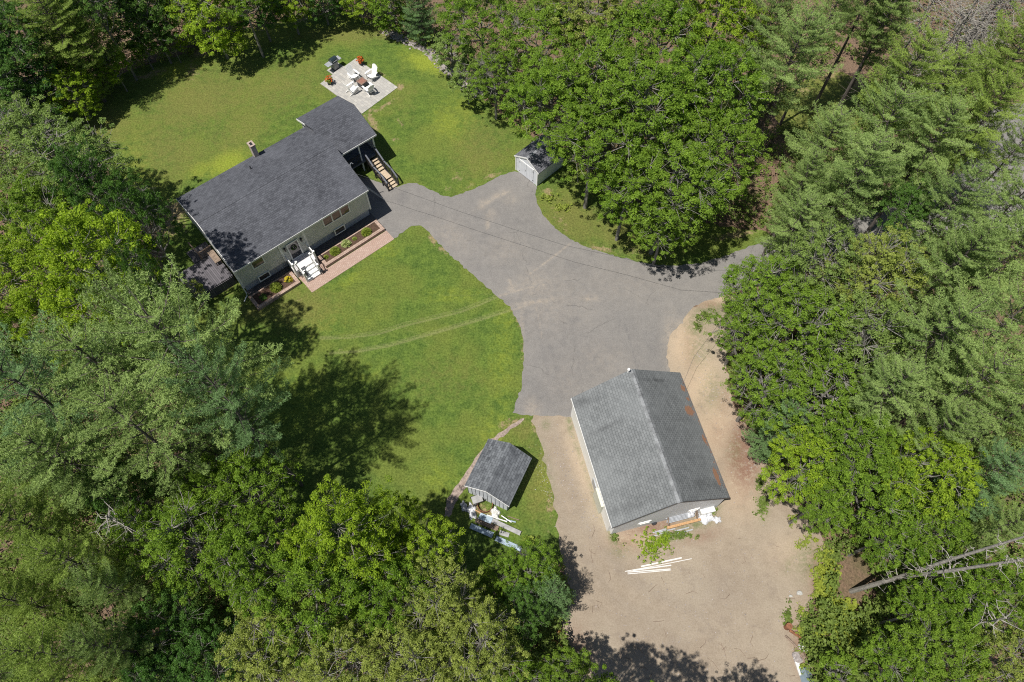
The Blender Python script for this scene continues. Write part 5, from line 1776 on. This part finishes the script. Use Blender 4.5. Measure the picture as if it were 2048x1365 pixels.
def crumple(name, label, P, rx, ry, h, seed, mat=None):
    rg = np.random.default_rng(seed)
    n = 26
    xs = np.linspace(-1, 1, n)
    X, Y = np.meshgrid(xs, xs, indexing='ij')
    r_ = np.hypot(X, Y)
    Z = h * np.clip(1 - r_ ** 2, 0, 1) ** .6 * (.55 + .5 * rg.uniform(size=X.shape)) + .02
    k = 1 + .18 * np.sin(np.arctan2(Y, X) * 5 + seed)
    sc = np.minimum(1, 1 / (r_ + 1e-6)) * k
    Vv = np.stack([X * sc * rx, Y * sc * ry, Z], -1).reshape(-1, 3) + rg.normal(0, .012, (n * n, 3))
    idx = np.arange(n * n).reshape(n, n)
    Q = np.stack([idx[:-1, :-1], idx[1:, :-1], idx[1:, 1:], idx[:-1, 1:]], -1).reshape(-1, 4)
    o = wrap(name, np_mesh(name, Vv, Q, mats=[mat or M['plastic']]))
    o.location = P
    o.rotation_euler[2] = GYAW
    return tag(o, label, 'plastic sheet' if 'sheet' in label else 'bag')


crumple('plastic_sheet', 'crumpled white plastic sheet heaped beside the lumber rack', gw(4.95, 2.75), .42, .6, .35, 3)
crumple('plastic_sheet', 'small white plastic sheet lying on the grey metal strips', gw(4.55, 1.75, .45), .22, .3, .2, 5)
crumple('plastic_bag', 'small white plastic bag at the outer end of the plastic heap', gw(5.3, 3.45), .22, .26, .2, 4)
tag(MB().tube([(0, 0, 0), (0, 0, .3)], [.13, .16], 14).build('bucket', M['black'], None, gw(4.5, -.75)), 'dark bucket on the ground left of the lumber rack', 'bucket')
plant('bush', 'larger leafy weed bush on gravel below the garage', 'bush', tuple(at(1299, 1097)), 1.0, .5, 'bright', 130, 10, .055, .4, 'weed bushes by the garage', loose=True)
plant('bush', 'smaller leafy weed bush right of the larger one on gravel', 'bush', tuple(at(1326, 1084)), .6, .35, 'bright', 60, 10, .055, .4, 'weed bushes by the garage', loose=True)
Z5 = lambda x, y: (1120 + x / 2.968, 720 + y / 2.968)
bd = [((480, 1228), (722, 1176), .13, 'widest white board, at the top of the fan on the gravel'), ((540, 1230), (780, 1182), .06, 'thin white board that sticks out farthest right in the fan'), ((385, 1258), (560, 1226), .07, 'white board that sticks out farthest left in the fan'),
      ((430, 1252), (660, 1220), .10, 'white board in the middle of the fan on the gravel'), ((400, 1262), (655, 1243), .09, 'white board second from the bottom of the fan'), ((400, 1273), (655, 1250), .07, 'lowest white board of the fan on the gravel')]
for k, (a, b_, w_, lab) in enumerate(bd):
    A, B_ = at(*Z5(*a)), at(*Z5(*b_))
    c = (A + B_) / 2
    d = B_ - A
    l = np.hypot(d[0], d[1])
    tag(MB().box(-l / 2, l / 2, -w_ * .36, w_ * .36, 0, .03).build('board', M['boardpaint'], None, (c[0], c[1], .02 + .032 * (k % 3)), math.atan2(d[1], d[0])), lab, 'board', 'white boards on the gravel')

# ------------------------------------------------------------------ plank shed (lower)
SX, SY, SYAW = -.897, 14.141, -2.008
SL, SW, SE, SR = 3.60, 3.246, 1.642, 2.707
s1 = thing('plank_shed', 'small white plank shed with grey tab shingle roof on the front lawn', 'shed', (SX, SY, 0), SYAW)
roof_slabs(MB(), SL, SW, SE, SR, .07).build('roof', M['roof_shed1'], s1)
MB().add([(-SL / 2, -.13, SR - .075), (SL / 2, -.13, SR - .075), (SL / 2, 0, SR + .012), (-SL / 2, 0, SR + .012), (-SL / 2, .13, SR - .075), (SL / 2, .13, SR - .075)], [(0, 1, 2, 3), (3, 2, 5, 4)]).build('ridge_cap', M['roof_shed1'], s1)
gable_body(MB(), SL - .16, SW - .34, 0, SE, SR, SW, .075).build('wall', M['shed1_wall'], s1)
bt = MB()
for k in range(11):
    v = -1.44 + k * .288
    zt = SR - .09 - abs(v) * (SR - SE) / (SW / 2)
    bt.box(SL / 2 - .082, SL / 2 - .06, v - .011, v + .011, 0, zt)
bt.build('batten', M['darkgrey'], s1)
for u in (-1, 1):
    g_ = MB()
    for v in (-1, 1):
        g_.bar((u * (SL / 2 + (.012 if u > 0 else -.03)), v * SW / 2, SE - .06 - .07 * (u < 0)), (u * (SL / 2 + (.012 if u > 0 else -.03)), 0, SR - .06 - .07 * (u < 0)), .024, .09)
    g_.build('rake_board', M['white'], s1)

Z1 = lambda x, y: (900 + x / 10.5, 980 + y / 10.5)


def plank(a, b_, w_, m, lab, name='plank', z=.04, t=.03, cat='plank', group='scrap boards beside the plank shed', f=Z1):
    A, B_ = at(*f(*a)), at(*f(*b_))
    c = (A + B_) / 2
    d = B_ - A
    l = float(np.hypot(d[0], d[1]))
    return tag(MB().box(-l / 2, l / 2, -w_ / 2, w_ / 2, 0, t).build(name, M[m], None, (c[0], c[1], z), math.atan2(d[1], d[0])), lab, cat, group)


plank((540, 640), (1010, 830), .34, 'oldtimber', 'widest brown plank in the scrap heap below the plank shed', z=.10)
plank((880, 650), (1480, 930), .30, 'greytimber', 'long weathered grey board at the right of the scrap heap', z=.16)
plank((620, 560), (880, 670), .42, 'bluesheet', 'pale sheet lying on top of the brown plank', 'sheet', z=.20, cat='sheet', group='pale sheets in the scrap heap')
plank((430, 760), (900, 960), .36, 'bluesheet', 'pale sheet half hidden under the overhanging maple', 'sheet', z=.05, cat='sheet', group='pale sheets in the scrap heap')
plank((960, 1020), (1500, 1260), .34, 'bluesheet', 'long pale sheet at the bottom right of the scrap heap', 'sheet', z=.05, cat='sheet', group='pale sheets in the scrap heap')
plank((1040, 900), (1240, 960), .30, 'greytimber', 'short grey board between the long board and the long pale sheet', z=.06)
plank((780, 550), (1200, 690), .07, 'offwhite', 'thin white strip just above the long grey board', 'strip', z=.24, cat='strip', group='thin strips in the scrap heap')
plank((1080, 560), (1290, 700), .06, 'white', 'steep thin white strip nearest the shed corner', 'strip', z=.20, cat='strip', group='thin strips in the scrap heap')
plank((1180, 640), (1380, 690), .08, 'bluesheet', 'short pale strip at the right tip of the scrap heap', 'strip', z=.12, cat='strip', group='thin strips in the scrap heap')
plank((1210, 560), (1450, 640), .05, 'oldtimber', 'thin brown stick right of the shed corner', 'stick', z=.05, cat='stick', group='thin strips in the scrap heap')
plank((500, 420), (660, 500), .07, 'timber', 'short orange-brown stick left of the rusty ring', 'stick', z=.12, cat='stick', group='thin strips in the scrap heap')
crumple('plastic_sheet', 'crumpled white sheet at the left end of the scrap heap', tuple(at(*Z1(460, 450))), .55, .3, .3, 11)
crumple('plastic_sheet', 'torn white sheet at the far left tip of the scrap heap', tuple(at(*Z1(290, 350))), .36, .2, .22, 12)
crumple('plastic_sheet', 'folded pale sheet between the rusty ring and shed corner', tuple(at(*Z1(950, 490))), .42, .3, .35, 13, M['offwhite'])
rp = at(*Z1(740, 330))
rg_ = MB()
N_ = 20
for i in range(N_):
    a0, a1 = 2 * math.pi * i / N_, 2 * math.pi * (i + 1) / N_
    rg_.bar((.5 * math.cos(a0), .5 * math.sin(a0), .15), (.5 * math.cos(a1), .5 * math.sin(a1), .15), .03, .3)
tag(rg_.build('fire_ring', M['rust'], None, tuple(rp)), 'rusty metal ring with grass growing inside, below the plank shed', 'fire ring')
cp = at(*Z1(590, 230))
ca = thing('garden_cart', 'black framed garden cart with grey tray against the plank shed', 'cart', tuple(cp), R(20))
MB().box(-.4, .3, -.25, .25, .32, .5).build('tray', M['greytimber'], ca)
for s_ in (-1, 1):
    MB().tube([(-.25, s_ * .3 - .03, .2), (-.25, s_ * .3 + .03, .2)], .2, 14).build('wheel', M['black'], ca)
MB().bar((.3, -.22, .34), (.8, -.18, .62), .03, .03).bar((.3, .22, .34), (.8, .18, .62), .03, .03).bar((.8, -.18, .62), (.8, .18, .62), .03, .03).box(.25, .3, -.22, -.18, 0, .34).box(.25, .3, .18, .22, 0, .34).build('handle', M['black'], ca)

# ------------------------------------------------------------------ small white shed (upper)
TX, TY, TYAW = 2.096, 41.534, .782
TL, TW, TE, TR = 3.3, 2.85, 1.692, 2.499
ox = (TL - 2.519) / 2
s2 = thing('garden_shed', 'small white double door shed at the asphalt end under maples', 'shed', (TX + math.cos(TYAW) * ox, TY + math.sin(TYAW) * ox, 0), TYAW)
roof_slabs(MB(), TL, TW, TE, TR, .07).build('roof', M['roof_shed2'], s2)
MB().add([(-TL / 2, -.12, TR - .06), (TL / 2, -.12, TR - .06), (TL / 2, 0, TR + .012), (-TL / 2, 0, TR + .012), (-TL / 2, .12, TR - .06), (TL / 2, .12, TR - .06)], [(0, 1, 2, 3), (3, 2, 5, 4)]).build('ridge_vent', plain('pale_ridge', (.22, .23, .25), .7), s2)
gable_body(MB(), TL - .1, TW - .30, 0, TE, TR, TW, .075).build('wall', M['shed_wall'], s2)
tb = MB()
for v in (-1, 1):
    tb.bar((-TL / 2 - .012, v * TW / 2, TE - .05), (-TL / 2 - .012, 0, TR - .05), .025, .12)
    tb.box(-TL / 2 + .01, -TL / 2 + .08, v * 1.26 - .05, v * 1.26 + .05, 0, 1.62)
tb.build('trim_board', M['white'], s2)
MB().box(-TL / 2 + .02, -TL / 2 + .046, -.92, .92, 1.62, 1.70).build('lintel', M['white'], s2)
for s_ in (-1, 1):
    y0, y1 = (.01, .8) if s_ > 0 else (-.8, -.01)
    dr = MB().box(-TL / 2 + .015, -TL / 2 + .044, y0, y1, .08, 1.62).build('door', M['shed_wall'], s2)
    hg = MB()
    for zz in (.3, 1.35):
        hg.box(-TL / 2 + .0, -TL / 2 + .012, s_ * .78 - .05, s_ * .78 + .05, zz, zz + .06)
    hg.build('hinge', M['black'], dr)
MB().box(-TL / 2 + .0, -TL / 2 + .012, .04, .08, .8, .98).build('door_handle', M['black'], s2)

# ------------------------------------------------------------------ utility pole and wires
pp = at(1470, 640, 0)
pole_xy = (17.2, 27.6)
po = thing('utility_pole', 'wooden utility pole hidden among twiggy trees at the driveway exit', 'pole', (*pole_xy, 0))
MB().tube([(0, 0, 0), (0, 0, 6.2)], [.15, .11], 10).build('pole', M['bark_m'], po)
MB().box(-.25, .25, -.04, .04, 5.4, 5.5).build('bracket', M['greytimber'], po)


def wire(name, label, pts, r_=.013):
    return tag(MB().tube(pts, r_, 5).build(name, M['black']), label, 'wire', 'overhead wires')


wp = [(-12.2, 37.05, 4.7), (-11.0, 36.73, 4.5), (-9.76, 36.3, 4.22), (-7.83, 35.67, 3.92), (-4, 34.2, 3.6), (.15, 32.63, 3.45), (3.97, 31.1, 3.5), (8, 29.8, 3.8), (11.86, 28.31, 4.3), (17.2, 27.6, 5.45)]
wire('power_line', 'long thin power line from house gable across the asphalt', wp, .011)
gp = gw(-3.6, 3.75, 2.75)
wire('cable', 'thin cable from garage roof corner toward the pole', [gp, (12.6, 21.8, 3.3), (15, 24.7, 4.2), (17.2, 27.6, 5.4)], .009)

# ------------------------------------------------------------------ odds and ends
ZB = lambda x, y: (1060 + x / 9.415, 1220 + y / 9.415)
A, B_ = at(*ZB(400, 560)), at(*ZB(670, 820))
mid = (A + B_) / 2
lg = thing('split_log', 'orange split log at the edge of the shaded gravel', 'log', tuple(mid), math.atan2(*(B_ - A)[1::-1]))
hl = float(np.linalg.norm(B_ - A)) / 2
MB().tube([(-hl, 0, .12), (0, .07, .16), (hl, 0, .12)], [.09, .11, .08], 8).build('trunk', M['wood_cut'], lg)
MB().tube([(0, .05, .16), (.2, .35, .18)], [.05, .03], 6).build('branch', M['wood_cut'], lg)
A = at(*ZB(570, 400))
tag(MB().tube([(-.05, -.2, .08), (.0, .2, .1)], [.09, .07], 8).build('wood_chunk', M['wood_cut'], None, tuple(A)), 'small orange chunk of wood above the split log', 'wood chunk')
A = at(*ZB(955, 920))
tag(MB().tube([(0, 0, 0), (0, 0, .35)], [.36, .32], 16).build('stump', M['bark_d'], None, tuple(A)), 'round grey tree stump in the shaded corner of the lot', 'stump')

ZR = lambda x, y: (1540 + x / 7.378, 1180 + y / 7.378)


def log(a, b_, r_, m, lab, name='log', z=.1, cat='log', group='logs and poles along the lot rim'):
    A, B2 = at(*ZR(*a)), at(*ZR(*b_))
    c = (A + B2) / 2
    d = (B2 - A) / 2
    return tag(MB().tube([tuple(-d + [0, 0, z]), (rd.gauss(0, .04), rd.gauss(0, .04), z + .03), tuple(d + [0, 0, z])], [r_, r_ * .9, r_ * .75], 8).build(name, M[m], None, (c[0], c[1], 0)), lab, cat, group)


log((280, 600), (600, 820), .09, 'rust', 'reddish pole lying from the rusty drum toward the woods')
log((220, 680), (440, 900), .07, 'oldtimber', 'pale brown pole beside the reddish one')
log((440, 900), (720, 1360), .10, 'oldtimber', 'long dark log along the lot rim, bottom right')
tag(MB().tube([(0, 0, 0), (0, 0, .5)], .2, 16).build('drum', M['rust'], None, tuple(at(*ZR(245, 550)))), 'rusty drum at the head of the poles on the lot rim', 'drum')
for k, (x, y, r_, lab) in enumerate([(490, 850, .38, 'pale flat rock between the two poles'), (380, 960, .28, 'grey rock at the lot rim above the pale blue sheet'), (410, 1030, .3, 'second grey rock just below the first at the rim'), (300, 95, .12, 'small white rock at the upper end of the lot rim'), (430, 50, .2, 'blue-white rock beside the small white one')]):
    P = at(*ZR(x, y))
    random.seed(k)
    tag(MB().ball((0, 0, .08), r_, 10, 6, .12, (1, .7, .4)).build('rock', M['palestone'] if k in (0, 3, 4) else M['stone'], None, tuple(P)), lab, 'rock', 'rocks on the lot rim')
A, B_ = at(*ZR(480, 1150)), at(*ZR(560, 1400))
c = (A + B_) / 2
d = B_ - A
l = float(np.linalg.norm(d)) / 2
tag(MB().add([(-l, -.35, .05), (l, -.35, .05), (l, 0, .32), (-l, 0, .32), (-l, .38, .12), (l, .38, .12)], [(0, 1, 2, 3), (3, 2, 5, 4)]).build('metal_sheet', plain('dull_blue_sheet', (0.13, 0.17, 0.20), .5), None, (c[0], c[1], 0), math.atan2(d[1], d[0])), 'folded pale blue metal sheet at the bottom rim of the lot', 'sheet')
A = at(*ZR(410, 1130))
tag(MB().box(-.12, .12, -.5, .5, 0, .12).build('white_plank', M['offwhite'], None, tuple(A), R(10)), 'short whitish plank beside the folded blue sheet', 'plank')
A = at(1325, 536)
tag(MB().box(-.5, .5, -.06, .06, 0, .08).build('dark_bar', M['black'], None, tuple(A), R(-10)), 'short dark bar at the driveway edge in maple shade', 'timber')  # plain dark bar, kind unidentified
